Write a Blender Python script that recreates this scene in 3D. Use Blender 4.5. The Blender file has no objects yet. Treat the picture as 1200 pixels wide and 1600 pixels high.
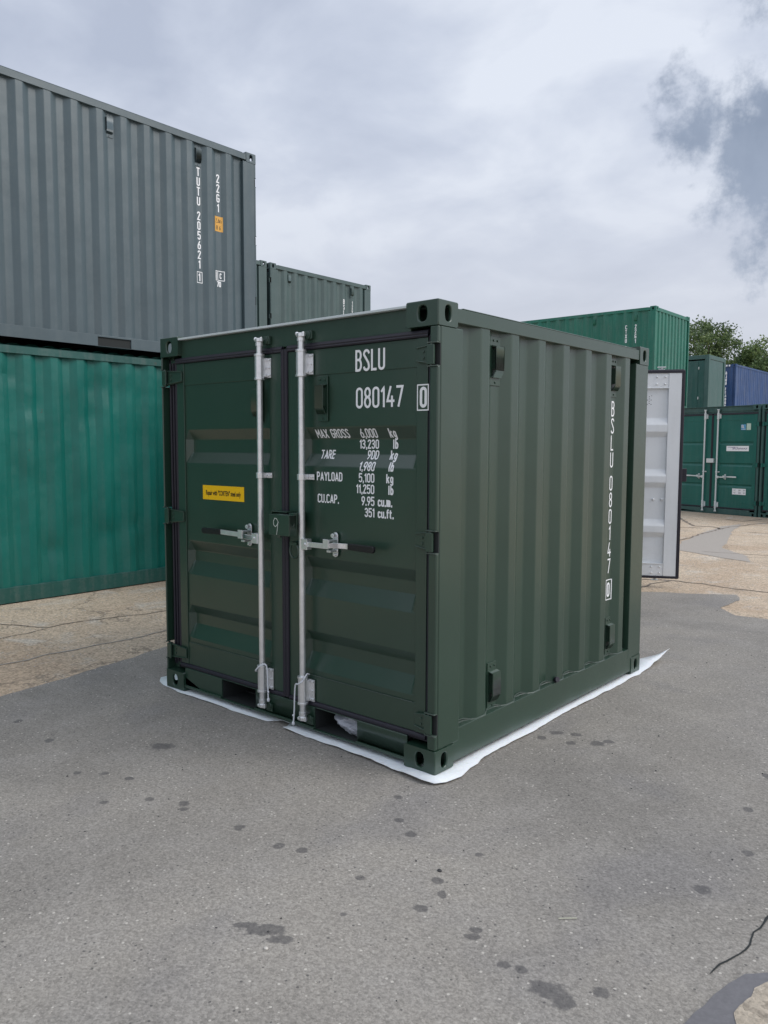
import bpy, bmesh, math, random
from mathutils import Vector, Matrix, noise
from mathutils.geometry import delaunay_2d_cdt
random.seed(7)
PI = math.pi
SC = bpy.context.scene
COL = SC.collection

# ------------------------------------------------------------------ camera
cam = bpy.data.cameras.new('camera')
cam_o = bpy.data.objects.new('camera', cam)
COL.objects.link(cam_o)
yaw, pitch, roll = .7070, -.0830, .0032
f = Vector((-math.sin(yaw)*math.cos(pitch), math.cos(yaw)*math.cos(pitch), math.sin(pitch)))
r0 = Vector((math.cos(yaw), math.sin(yaw), 0)); u0 = r0.cross(f)
rr = r0*math.cos(roll)+u0*math.sin(roll); uu = -r0*math.sin(roll)+u0*math.cos(roll)
mw = Matrix((rr, uu, -f)).transposed().to_4x4()
mw.translation = Vector((2.2029, -2.9573, 1.5877))
cam_o.matrix_world = mw
cam.sensor_fit = 'VERTICAL'; cam.sensor_height = 24.0
cam.lens = 24.0*1240.1/1600
cam.clip_start = .05; cam.clip_end = 2000
SC.camera = cam_o

# ------------------------------------------------------------------ view / world / sun
SC.view_settings.view_transform = 'Standard'
SC.view_settings.look = 'None'
SC.view_settings.exposure = 0.30
SC.view_settings.gamma = 1.0
SC.view_settings.use_curve_mapping = False
SUN = Vector((.68, .30, .64)).normalized()
sl = bpy.data.lights.new('sun', 'SUN'); sl.energy = 1.5; sl.angle = math.radians(38); sl.color = (1, .965, .92)
so = bpy.data.objects.new('sun', sl); COL.objects.link(so)
so.rotation_euler = SUN.to_track_quat('Z', 'Y').to_euler()

world = bpy.data.worlds.new('World'); SC.world = world; world.use_nodes = True
nt = world.node_tree; nt.nodes.clear()

class NT:
    """tiny node helper"""
    def __init__(s, tree): s.t = tree
    def n(s, typ, **kw):
        nd = s.t.nodes.new(typ)
        for k, v in kw.items():
            if k.startswith('i_'):
                key = k[2:]
                key = int(key) if key.isdigit() else key
                s.setin(nd, key, v)
            else: setattr(nd, k, v)
        return nd
    def setin(s, nd, key, v):
        if isinstance(v, bpy.types.NodeSocket): s.t.links.new(v, nd.inputs[key])
        else: nd.inputs[key].default_value = v
    def math(s, op, a, b=None, c=None, clamp=False):
        nd = s.t.nodes.new('ShaderNodeMath'); nd.operation = op; nd.use_clamp = clamp
        for i, v in enumerate((a, b, c)):
            if v is not None: s.setin(nd, i, v)
        return nd.outputs[0]
    def vmath(s, op, a, b=None, out=0, scale=None):
        nd = s.t.nodes.new('ShaderNodeVectorMath'); nd.operation = op
        s.setin(nd, 0, a)
        if b is not None: s.setin(nd, 1, b)
        if scale is not None: s.setin(nd, 'Scale', scale)
        return nd.outputs[out]
    def noise(s, vec, scale, detail=4, rough=.55, dist=0, out='Fac'):
        nd = s.n('ShaderNodeTexNoise', i_Scale=scale, i_Detail=detail, i_Roughness=rough, i_Distortion=dist)
        if vec is not None: s.setin(nd, 'Vector', vec)
        return nd.outputs[out]
    def ramp(s, fac, stops, interp='LINEAR'):
        nd = s.t.nodes.new('ShaderNodeValToRGB'); nd.color_ramp.interpolation = interp
        e = nd.color_ramp.elements
        while len(e) < len(stops): e.new(.5)
        for el, (p, c) in zip(e, stops):
            el.position = p
            el.color = (c, c, c, 1) if isinstance(c, (int, float)) else (*c, 1)
        s.setin(nd, 0, fac); return nd.outputs[0]
    def mix(s, fac, a, b, blend='MIX'):
        nd = s.t.nodes.new('ShaderNodeMix'); nd.data_type = 'RGBA'; nd.blend_type = blend
        s.setin(nd, 0, fac)
        for k, v in ((6, a), (7, b)):
            if isinstance(v, (tuple, list)) and len(v) == 3: v = (*v, 1)
            s.setin(nd, k, v)
        return nd.outputs[2]
    def sstep(s, x, a, b):
        nd = s.t.nodes.new('ShaderNodeMapRange'); nd.interpolation_type = 'SMOOTHSTEP'
        s.setin(nd, 0, x); s.setin(nd, 1, a); s.setin(nd, 2, b); return nd.outputs[0]

w = NT(nt)
tc = w.n('ShaderNodeTexCoord').outputs['Generated']
sky = w.n('ShaderNodeTexSky', sky_type='NISHITA', sun_disc=False)
sky.sun_elevation = math.asin(SUN.z); sky.sun_rotation = math.atan2(SUN.x, SUN.y)
sky.air_density = 1.2; sky.dust_density = 2.0
bg1 = w.n('ShaderNodeBackground', i_Color=sky.outputs[0], i_Strength=.10)
sep = w.n('ShaderNodeSeparateXYZ', i_Vector=tc)
zz = w.math('MAXIMUM', sep.outputs[2], 0.0)
den = w.math('ADD', zz, .22)
cv = w.n('ShaderNodeCombineXYZ', i_X=w.math('DIVIDE', sep.outputs[0], den), i_Y=w.math('DIVIDE', sep.outputs[1], den), i_Z=3.7).outputs[0]
n1 = w.noise(cv, 1.1, 6, .5, .3)
n2 = w.noise(cv, 2.6, 7, .52, .25)
n3 = w.noise(cv, 5.2, 8, .62, .4)
base = w.math('ADD', w.math('MULTIPLY', n1, .45), w.math('MULTIPLY', n2, .55))
cl = w.ramp(base, [(.38, (.400, .445, .550)), (.49, (.510, .555, .655)), (.59, (.655, .695, .775))])
hz = w.sstep(zz, 0.0, .42)
cl = w.mix(hz, (.555, .575, .640, 1), cl)
# darker, ragged cloud bank, low on the right of the view
def dirvec(px, py):
    d = f + rr*((px-600)/1240.1) - uu*((py-800)/1240.1)
    return d.normalized()
d1 = dirvec(1228, 245)
dd = w.math('ARCCOSINE', w.vmath('DOT_PRODUCT', tc, tuple(d1), out=1))
dd2 = w.math('ARCCOSINE', w.vmath('DOT_PRODUCT', tc, tuple(dirvec(1095, 215)), out=1))
dd3 = w.math('ARCCOSINE', w.vmath('DOT_PRODUCT', tc, tuple(dirvec(1290, 215)), out=1))
dd4 = w.math('ARCCOSINE', w.vmath('DOT_PRODUCT', tc, tuple(dirvec(1225, 310)), out=1))
m = w.math('MINIMUM', w.math('ADD', dd, -.100), w.math('ADD', dd2, -.050))
m = w.math('MINIMUM', m, w.math('ADD', dd3, -.100))
m = w.math('MINIMUM', m, w.math('ADD', dd4, -.070))
for px_, py_, r_ in ((1085, 290, .022), (1160, 150, .022), (1185, 20, .016)):
    q_ = w.math('ARCCOSINE', w.vmath('DOT_PRODUCT', tc, tuple(dirvec(px_, py_)), out=1))
    m = w.math('MINIMUM', m, w.math('ADD', q_, -r_))
nd_ = w.noise(tc, 8, 10, .64, .1)
m = w.math('ADD', m, w.math('MULTIPLY', w.math('SUBTRACT', nd_, .5), .21))
m = w.math('ADD', m, w.math('MULTIPLY', w.math('SUBTRACT', w.noise(tc, 38, 6, .6), .5), .05))
dark = w.math('SUBTRACT', 1.0, w.sstep(m, -.036, .012))
nd5 = w.noise(tc, 6, 5, .55, .2)
dcol = w.mix(w.sstep(nd5, .35, .65), (.165, .21, .295, 1), (.26, .31, .405, 1))
cl = w.mix(w.math('MULTIPLY', dark, .93), cl, dcol)
# an overcast sky brightens towards the zenith
up = w.math('ADD', 1.0, w.math('MULTIPLY', w.sstep(zz, .48, 1.0), .45))
bg2 = w.n('ShaderNodeBackground', i_Color=cl, i_Strength=up)
mx = w.n('ShaderNodeMixShader', i_0=.93); nt.links.new(bg1.outputs[0], mx.inputs[1]); nt.links.new(bg2.outputs[0], mx.inputs[2])
wo = w.n('ShaderNodeOutputWorld'); nt.links.new(mx.outputs[0], wo.inputs[0])

# ------------------------------------------------------------------ materials
def newmat(name):
    m = bpy.data.materials.new(name); m.use_nodes = True
    m.node_tree.nodes.clear()
    k = NT(m.node_tree)
    b = k.n('ShaderNodeBsdfPrincipled'); o = k.n('ShaderNodeOutputMaterial')
    m.node_tree.links.new(b.outputs[0], o.inputs[0])
    return m, k, b

def paint(name, col, rough=.38, var=.10, wave=.0025, peel=.00018, dirt=0., rust=0., spec=.5, dust=.10, coat=0.):
    m, k, b = newmat(name)
    tc = k.n('ShaderNodeTexCoord').outputs['Object']
    a = k.noise(tc, 1.7, 5, .6)
    sv = k.n('ShaderNodeMapping', i_Scale=(7, 7, .55)); k.setin(sv, 0, tc)
    st = k.noise(sv.outputs[0], 1.6, 6, .6)
    c1 = tuple(x*(1-var) for x in col); c2 = tuple(min(1, x*(1+var)) for x in col)
    c = k.mix(k.sstep(a, .3, .7), c1, c2)
    fn = k.noise(tc, 26, 6, .7)
    # dust film: pale, in streaks
    df = k.math('MULTIPLY', k.sstep(k.math('MULTIPLY', st, k.math('ADD', fn, .5)), .40, .75), dust)
    c = k.mix(df, c, (.42, .42, .40, 1))
    if dirt:
        g = k.math('MULTIPLY', k.sstep(st, .48, .74), dirt)
        c = k.mix(g, c, (.035, .04, .035, 1))
    if rust:
        rn = k.noise(tc, 5.5, 8, .68)
        rm = k.sstep(rn, .665-rust*.02, .72)
        c = k.mix(k.math('MULTIPLY', rm, .75), c, (.10, .045, .025, 1))
    k.setin(b, 'Base Color', c)
    k.setin(b, 'Roughness', k.math('ADD', k.math('ADD', rough-.11, k.math('MULTIPLY', fn, .16)), k.math('MULTIPLY', a, .11)))
    k.setin(b, 'Specular IOR Level', spec)
    if coat: k.setin(b, 'Coat Weight', coat); k.setin(b, 'Coat Roughness', .24)
    lf = k.noise(tc, 2.4, 2, .4)
    bp1 = k.n('ShaderNodeBump', i_Strength=1.0, i_Distance=wave*4, i_Height=lf)
    pn = k.noise(tc, 260, 2, .5)
    bp2 = k.n('ShaderNodeBump', i_Strength=.5, i_Distance=peel*4, i_Height=pn, i_Normal=bp1.outputs[0])
    k.setin(b, 'Normal', bp2.outputs[0])
    return m

def plain(name, col, rough=.5, metal=0., bump=0., bs=80, var=.0):
    m, k, b = newmat(name)
    tc = k.n('ShaderNodeTexCoord').outputs['Object']
    nn = k.noise(tc, bs, 4, .6)
    c = k.mix(nn, tuple(x*(1-var) for x in col), tuple(min(1, x*(1+var)) for x in col))
    k.setin(b, 'Base Color', c); k.setin(b, 'Roughness', rough); k.setin(b, 'Metallic', metal)
    if bump:
        k.setin(b, 'Normal', k.n('ShaderNodeBump', i_Strength=.6, i_Distance=bump, i_Height=nn).outputs[0])
    return m

M = {}
M['green'] = paint('dark_green_paint', (.0165, .0475, .0290), rough=.34, var=.06, wave=.0020, dust=.0, spec=.75, coat=.35)
M['edge'] = plain('lip_sky_highlight', (.62, .68, .69), rough=.4)  # pale colour paints the sky highlight along the header lip
M['green_weld'] = paint('weld_sealed_green_paint', (.06, .085, .07), rough=.35, wave=0)
M['grey'] = paint('slate_grey_paint', (.074, .108, .122), rough=.34, var=.05, wave=.003, dust=.05, dirt=.06, spec=.6)
M['teal'] = paint('worn_teal_paint', (.005, .136, .111), rough=.36, var=.11, wave=.007, dust=.035, dirt=.03, rust=.5)
M['tealframe'] = paint('worn_teal_frame_paint', (.014, .088, .075), rough=.45, var=.15, wave=.003, dust=.12, dirt=.15, rust=.6)
M['midgreen'] = paint('bright_green_paint', (.012, .155, .105), rough=.45, var=.10, wave=.003, dust=.12, dirt=.1)
M['olive'] = paint('grey_green_paint', (.070, .112, .110), rough=.45, var=.05, wave=.003, dust=.05)
M['deep'] = paint('deep_teal_green_paint', (.006, .120, .096), rough=.36, var=.08, wave=.003, dust=.04)
M['frame'] = paint('frame_teal_green_paint', (.035, .098, .088), rough=.42, var=.08, wave=.002, dust=.06)
M['cabin'] = paint('cabin_green_paint', (.012, .078, .066), rough=.30, var=.05, wave=.003, dust=.05)
M['blue'] = paint('blue_paint', (.022, .070, .200), rough=.5, var=.10, wave=.003, dust=.16, dirt=.1)
M['white'] = paint('white_interior_paint', (.80, .82, .83), rough=.45, var=.03, wave=.002, dust=.10)
M['galv'] = plain('galvanised_steel', (.84, .86, .88), rough=.34, metal=.8, bump=.0006, bs=28, var=.22)
M['galv_pale'] = plain('pale_zinc_steel', (.70, .74, .74), rough=.5, metal=.35, bump=.0003, bs=60, var=.08)
M['rubber'] = plain('black_rubber', (.018, .016, .026), rough=.5, bump=.0005, bs=40, var=.2)
M['grip'] = plain('black_grip', (.008, .008, .010), rough=.4, bump=.0003, bs=90, var=.2)
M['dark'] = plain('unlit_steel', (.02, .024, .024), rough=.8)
M['print'] = plain('white_vinyl_print', (.90, .91, .92), rough=.45, bs=30, var=.03)
M['yellow'] = plain('yellow_sticker', (.95, .57, .004), rough=.4, bs=30, var=.04)
M['amber'] = plain('amber_sticker', (.72, .38, .07), rough=.45, bs=30, var=.06)
M['blacktext'] = plain('black_print', (.02, .015, .01), rough=.5)
M['skyblue'] = plain('pale_blue_sticker', (.10, .33, .55), rough=.4)
M['palegreen'] = plain('pale_green_sticker', (.52, .66, .55), rough=.4)
M['purple'] = plain('purple_print', (.10, .075, .32), rough=.5)
M['chalk'] = plain('chalk_line', (.62, .66, .60), rough=.9, bs=300, var=.25)
M['string'] = plain('white_cord', (.74, .76, .80), rough=.6, bump=.0006, bs=500, var=.05)
M['roof'] = paint('weathered_roof_paint', (.18, .24, .22), rough=.6, var=.15, wave=.003, dust=.3)
M['wood'] = plain('pale_timber', (.45, .36, .24), rough=.7, bs=40, var=.2)

# plastic sheeting
m, k, b = newmat('white_plastic_sheet')
tcx = k.n('ShaderNodeTexCoord').outputs['Object']
nn = k.noise(tcx, 9, 4, .6)
k.setin(b, 'Base Color', k.mix(k.sstep(k.noise(tcx, 30, 5, .7), .62, .8), (.80, .81, .82, 1), (.60, .60, .59, 1)))
k.setin(b, 'Roughness', .35); k.setin(b, 'Subsurface Weight', .08)
k.setin(b, 'Normal', k.n('ShaderNodeBump', i_Strength=.7, i_Distance=.02, i_Height=nn).outputs[0])
M['sheet'] = m
m, k, b = newmat('clear_white_bag')
k.setin(b, 'Base Color', (.50, .52, .58, 1)); k.setin(b, 'Roughness', .3); k.setin(b, 'Alpha', .75)
M['bag'] = m

# asphalt ------------------------------------------------------------
m, k, b = newmat('worn_asphalt')
pos = k.n('ShaderNodeNewGeometry').outputs['Position']
st = k.n('ShaderNodeAttribute', attribute_name='stain').outputs['Fac']
big = k.noise(pos, .55, 4, .55, .4)
mid = k.noise(pos, 3.1, 5, .62, .3)
fine = k.noise(pos, 85, 4, .72)
vor = k.n('ShaderNodeTexVoronoi', i_Scale=150.0); k.setin(vor, 'Vector', pos)
vor2 = k.n('ShaderNodeTexVoronoi', i_Scale=62.0); k.setin(vor2, 'Vector', pos)
c = k.mix(k.sstep(big, .34, .66), (.234, .219, .197, 1), (.328, .303, .266, 1))
c = k.mix(k.math('MULTIPLY', k.sstep(mid, .40, .68), .45), c, (.325, .305, .278, 1))
pn = k.noise(pos, 1.3, 3, .5, .2)
c = k.mix(k.math('MULTIPLY', k.sstep(pn, .50, .68), .55), c, (.225, .214, .206, 1))
sp = k.ramp(fine, [(.30, .70), (.5, 1.0), (.72, 1.24)])
c = k.mix(1.0, c, sp, 'MULTIPLY')
# aggregate: each stone a slightly different tone
sepc = k.n('ShaderNodeSeparateColor', i_0=vor.outputs['Color'])
tone = k.math('ADD', .80, k.math('MULTIPLY', sepc.outputs[0], .34))
cc = k.n('ShaderNodeCombineColor', i_0=tone, i_1=tone, i_2=tone)
c = k.mix(1.0, c, cc.outputs[0], 'MULTIPLY')
s2 = k.n('ShaderNodeSeparateColor', i_0=vor2.outputs['Color'])
light = k.math('MULTIPLY', k.math('GREATER_THAN', s2.outputs[1], .945), k.math('LESS_THAN', vor2.outputs['Distance'], .0047*62))
c = k.mix(k.math('MULTIPLY', light, .62), c, (.66, .62, .55, 1))
darkp = k.math('MULTIPLY', k.math('LESS_THAN', s2.outputs[0], .05), k.math('LESS_THAN', vor2.outputs['Distance'], .0045*62))
c = k.mix(k.math('MULTIPLY', darkp, .65), c, (.05, .05, .052, 1))
# oil / water spots
sn = k.noise(pos, 30, 5, .6)
sf = k.math('ADD', st, k.math('MULTIPLY', k.math('SUBTRACT', sn, .5), .85))
sm = k.sstep(sf, .42, .62)
sbr = k.noise(pos, 45, 4, .65)
sm = k.math('MULTIPLY', sm, k.math('ADD', .42, k.math('MULTIPLY', sbr, .46)))
c = k.mix(sm, c, (.075, .072, .074, 1))
k.setin(b, 'Base Color', c)
k.setin(b, 'Roughness', k.math('SUBTRACT', .88, k.math('MULTIPLY', sm, .25)))
k.setin(b, 'Specular IOR Level', .35)
h = k.math('ADD', k.math('MULTIPLY', vor.outputs['Distance'], -60*.006), k.math('MULTIPLY', fine, .9))
k.setin(b, 'Normal', k.n('ShaderNodeBump', i_Strength=.75, i_Distance=.0035, i_Height=h).outputs[0])
M['asphalt'] = m

# concrete with exposed aggregate ------------------------------------
def concrete(name, a, bb, seed=0):
    m, k, b = newmat(name)
    pos0 = k.n('ShaderNodeNewGeometry').outputs['Position']
    pos = k.vmath('ADD', pos0, (seed*3.1, seed*1.7, 0))
    big = k.noise(pos, .45, 5, .6, .6)
    mid = k.noise(pos, 2.3, 6, .65, .5)
    fine = k.noise(pos, 55, 5, .75)
    vor = k.n('ShaderNodeTexVoronoi', i_Scale=52.0); k.setin(vor, 'Vector', pos)
    c = k.mix(k.sstep(big, .38, .62), a, bb)
    c = k.mix(k.math('MULTIPLY', k.sstep(mid, .52, .72), .65), c, (.60, .57, .52, 1))
    c = k.mix(k.math('MULTIPLY', k.sstep(k.noise(pos, 1.1, 6, .7, .8), .55, .72), .5), c, (.235, .205, .175, 1))
    sc_ = k.n('ShaderNodeSeparateColor', i_0=vor.outputs['Color'])
    tone = k.math('ADD', .72, k.math('MULTIPLY', sc_.outputs[0], .52))
    ccb = k.n('ShaderNodeCombineColor', i_0=tone, i_1=tone, i_2=k.math('MULTIPLY', tone, .98))
    c = k.mix(.85, c, ccb.outputs[0], 'MULTIPLY')
    c = k.mix(1.0, c, k.ramp(fine, [(.28, .62), (.5, 1.0), (.75, 1.28)]), 'MULTIPLY')
    dk = k.math('MULTIPLY', k.math('LESS_THAN', sc_.outputs[2], .10), k.math('LESS_THAN', vor.outputs['Distance'], .40))
    c = k.mix(k.math('MULTIPLY', dk, .5), c, (.13, .10, .08, 1))
    # faint directional scuffs and fine cracks
    mp = k.n('ShaderNodeMapping', i_Scale=(5, .7, 1), i_Rotation=(0, 0, .1)); k.setin(mp, 0, pos)
    sc2 = k.noise(mp.outputs[0], 1.5, 6, .7, .5)
    c = k.mix(k.math('MULTIPLY', k.sstep(sc2, .60, .72), .4), c, (.66, .64, .60, 1))
    wv = k.n('ShaderNodeTexVoronoi', feature='DISTANCE_TO_EDGE', i_Scale=.62)
    k.setin(wv, 'Vector', k.vmath('ADD', pos, k.vmath('SCALE', k.noise(pos, 2.2, 5, .65, out='Color'), scale=.55)))
    crk = k.math('MULTIPLY', k.math('LESS_THAN', wv.outputs['Distance'], .0055), k.sstep(k.noise(pos, .8, 2), .48, .56))
    c = k.mix(k.math('MULTIPLY', crk, .55), c, (.16, .135, .11, 1))
    k.setin(b, 'Base Color', c); k.setin(b, 'Roughness', .9); k.setin(b, 'Specular IOR Level', .3)
    h = k.math('ADD', k.math('MULTIPLY', vor.outputs['Distance'], -.9), k.math('SUBTRACT', k.math('MULTIPLY', fine, 1.4), k.math('MULTIPLY', crk, 2.0)))
    k.setin(b, 'Normal', k.n('ShaderNodeBump', i_Strength=.7, i_Distance=.006, i_Height=h).outputs[0])
    return m
M['concrete'] = concrete('exposed_aggregate_concrete', (.50, .385, .280, 1), (.58, .470, .355, 1))
M['concrete2'] = concrete('broken_concrete', (.42, .36, .29, 1), (.48, .42, .34, 1), 3)
M['tarpatch'] = plain('smooth_grey_tarmac', (.385, .345, .30), rough=.85, bump=.002, bs=40, var=.25)
M['crack'] = plain('crack_filling', (.20, .165, .135), rough=.95, bump=.004, bs=50, var=.5)
M['wet'] = plain('damp_tarmac', (.150, .145, .150), rough=.42, bump=.001, bs=60, var=.3)
M['pebble'] = plain('small_pebbles', (.50, .47, .42), rough=.8, bs=20, var=.4)
M['bits'] = plain('dark_grit', (.05, .05, .05), rough=.8, bs=20, var=.4)
M['straw'] = plain('dry_straw', (.55, .55, .42), rough=.8)
M['bark'] = plain('tree_bark', (.10, .075, .055), rough=.9, bump=.01, bs=12, var=.3)
def leafmat(name, c1, c2, c3):
    m, k, b = newmat(name)
    oi = k.n('ShaderNodeAttribute', attribute_name='tint').outputs['Fac']
    c = k.ramp(oi, [(0, c1), (.5, c2), (1, c3)])
    k.setin(b, 'Base Color', c); k.setin(b, 'Roughness', .55)
    tr = k.n('ShaderNodeBsdfTranslucent', i_Color=c); ms = k.n('ShaderNodeMixShader', i_0=.3)
    m.node_tree.links.new(b.outputs[0], ms.inputs[1]); m.node_tree.links.new(tr.outputs[0], ms.inputs[2])
    o = [x for x in m.node_tree.nodes if x.type == 'OUTPUT_MATERIAL'][0]
    m.node_tree.links.new(ms.outputs[0], o.inputs[0])
    return m
M['leaf1'] = leafmat('tree_leaves', (.055, .100, .040), (.125, .190, .070), (.25, .32, .11))
M['leaf2'] = leafmat('tree_leaves_fresh', (.060, .110, .040), (.135, .205, .070), (.26, .33, .115))

# ------------------------------------------------------------------ mesh builder
class MB:
    def __init__(s): s.v = []; s.f = []
    def add(s, vs, fs):
        o = len(s.v); s.v += [tuple(x) for x in vs]; s.f += [tuple(o+i for i in q) for q in fs]
    def box(s, x0, x1, y0, y1, z0, z1):
        if x0 > x1: x0, x1 = x1, x0
        if y0 > y1: y0, y1 = y1, y0
        if z0 > z1: z0, z1 = z1, z0
        s.add([(x0,y0,z0),(x1,y0,z0),(x1,y1,z0),(x0,y1,z0),(x0,y0,z1),(x1,y0,z1),(x1,y1,z1),(x0,y1,z1)],
              [(0,3,2,1),(4,5,6,7),(0,1,5,4),(1,2,6,5),(2,3,7,6),(3,0,4,7)])
        return s
    def prism(s, pts, a, b):
        """pts: list of 3-D points of one end; (a,b) offset vectors for the two ends"""
        a = Vector(a); b = Vector(b); n = len(pts)
        vs = [Vector(p)+a for p in pts]+[Vector(p)+b for p in pts]
        fs = [tuple(range(n))[::-1], tuple(range(n, 2*n))]+[(i, (i+1) % n, n+(i+1) % n, n+i) for i in range(n)]
        s.add(vs, fs); return s
    def cyl(s, p0, p1, r, r1=None, n=14, caps=True):
        p0 = Vector(p0); p1 = Vector(p1); d = (p1-p0).normalized(); r1 = r if r1 is None else r1
        a = d.orthogonal().normalized(); b = d.cross(a)
        vs = []
        for p, q in ((p0, r), (p1, r1)):
            vs += [p+(a*math.cos(2*PI*i/n)+b*math.sin(2*PI*i/n))*q for i in range(n)]
        fs = [(i, (i+1) % n, n+(i+1) % n, n+i) for i in range(n)]
        if caps: fs += [tuple(range(n))[::-1], tuple(range(n, 2*n))]
        s.add(vs, fs); return s
    def tube(s, path, r, n=8, closed=False):
        path = [Vector(p) for p in path]; m = len(path); rings = []
        rad = r if isinstance(r, list) else [r]*m
        up = None
        for i, p in enumerate(path):
            t = (path[(i+1) % m]-path[i-1]) if (closed or 0 < i < m-1) else (path[1]-path[0] if i == 0 else path[-1]-path[-2])
            t.normalize()
            if up is None: up = t.orthogonal().normalized()
            up = (up-t*up.dot(t)).normalized(); b = t.cross(up)
            rings.append([p+(up*math.cos(2*PI*j/n)+b*math.sin(2*PI*j/n))*rad[i] for j in range(n)])
        vs = [v for ring in rings for v in ring]; fs = []
        for i in range(m if closed else m-1):
            i2 = (i+1) % m
            fs += [(i*n+j, i*n+(j+1) % n, i2*n+(j+1) % n, i2*n+j) for j in range(n)]
        if not closed: fs += [tuple(range(n))[::-1], tuple(range((m-1)*n, m*n))]
        s.add(vs, fs); return s
    def sphere(s, c, r, nu=10, nv=6, sc=(1, 1, 1)):
        c = Vector(c); vs = []; fs = []
        for i in range(nv+1):
            th = PI*i/nv
            for j in range(nu):
                ph = 2*PI*j/nu
                vs.append(c+Vector((math.sin(th)*math.cos(ph)*sc[0], math.sin(th)*math.sin(ph)*sc[1], math.cos(th)*sc[2]))*r)
        for i in range(nv):
            for j in range(nu):
                fs.append((i*nu+j, (i+1)*nu+j, (i+1)*nu+(j+1) % nu, i*nu+(j+1) % nu))
        s.add(vs, fs); return s
    def mirror_x(s, cx):
        """mirror about x=cx"""
        s.v = [(2*cx-x, y, z) for x, y, z in s.v]; s.f = [tuple(reversed(q)) for q in s.f]; return s
    def obj(s, name, mat, parent=None, bevel=0, seg=2, smooth=False, weld=True, loc=None, flat=False, ang=38):
        if hasattr(s, 'q'): flush(s)
        me = bpy.data.meshes.new(name)
        me.from_pydata(s.v, [], s.f); me.update()
        bm = bmesh.new(); bm.from_mesh(me)
        if weld: bmesh.ops.remove_doubles(bm, verts=bm.verts, dist=1e-5)
        bmesh.ops.recalc_face_normals(bm, faces=bm.faces) if weld else None
        bm.to_mesh(me); bm.free()
        me.materials.append(mat)
        o = bpy.data.objects.new(name, me); COL.objects.link(o)
        if parent: o.parent = parent
        if loc: o.location = loc
        if smooth or (bevel and not flat):
            for p in me.polygons: p.use_smooth = True
            if not bevel:
                try: me.set_sharp_from_angle(angle=math.radians(ang))
                except Exception: pass
        if bevel:
            md = o.modifiers.new('bevel', 'BEVEL'); md.width = bevel; md.segments = seg
            md.limit_method = 'ANGLE'; md.angle_limit = math.radians(25); md.harden_normals = not flat
        return o

def tag(o, label=None, cat=None, group=None, kind=None):
    if label: o['label'] = label
    if cat: o['category'] = cat
    if group: o['group'] = group
    if kind: o['kind'] = kind
    return o
def empty(name, loc, rz=0):
    o = bpy.data.objects.new(name, None); COL.objects.link(o)
    o.location = loc; o.rotation_euler = (0, 0, rz); o.empty_display_size = .3
    return o

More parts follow.
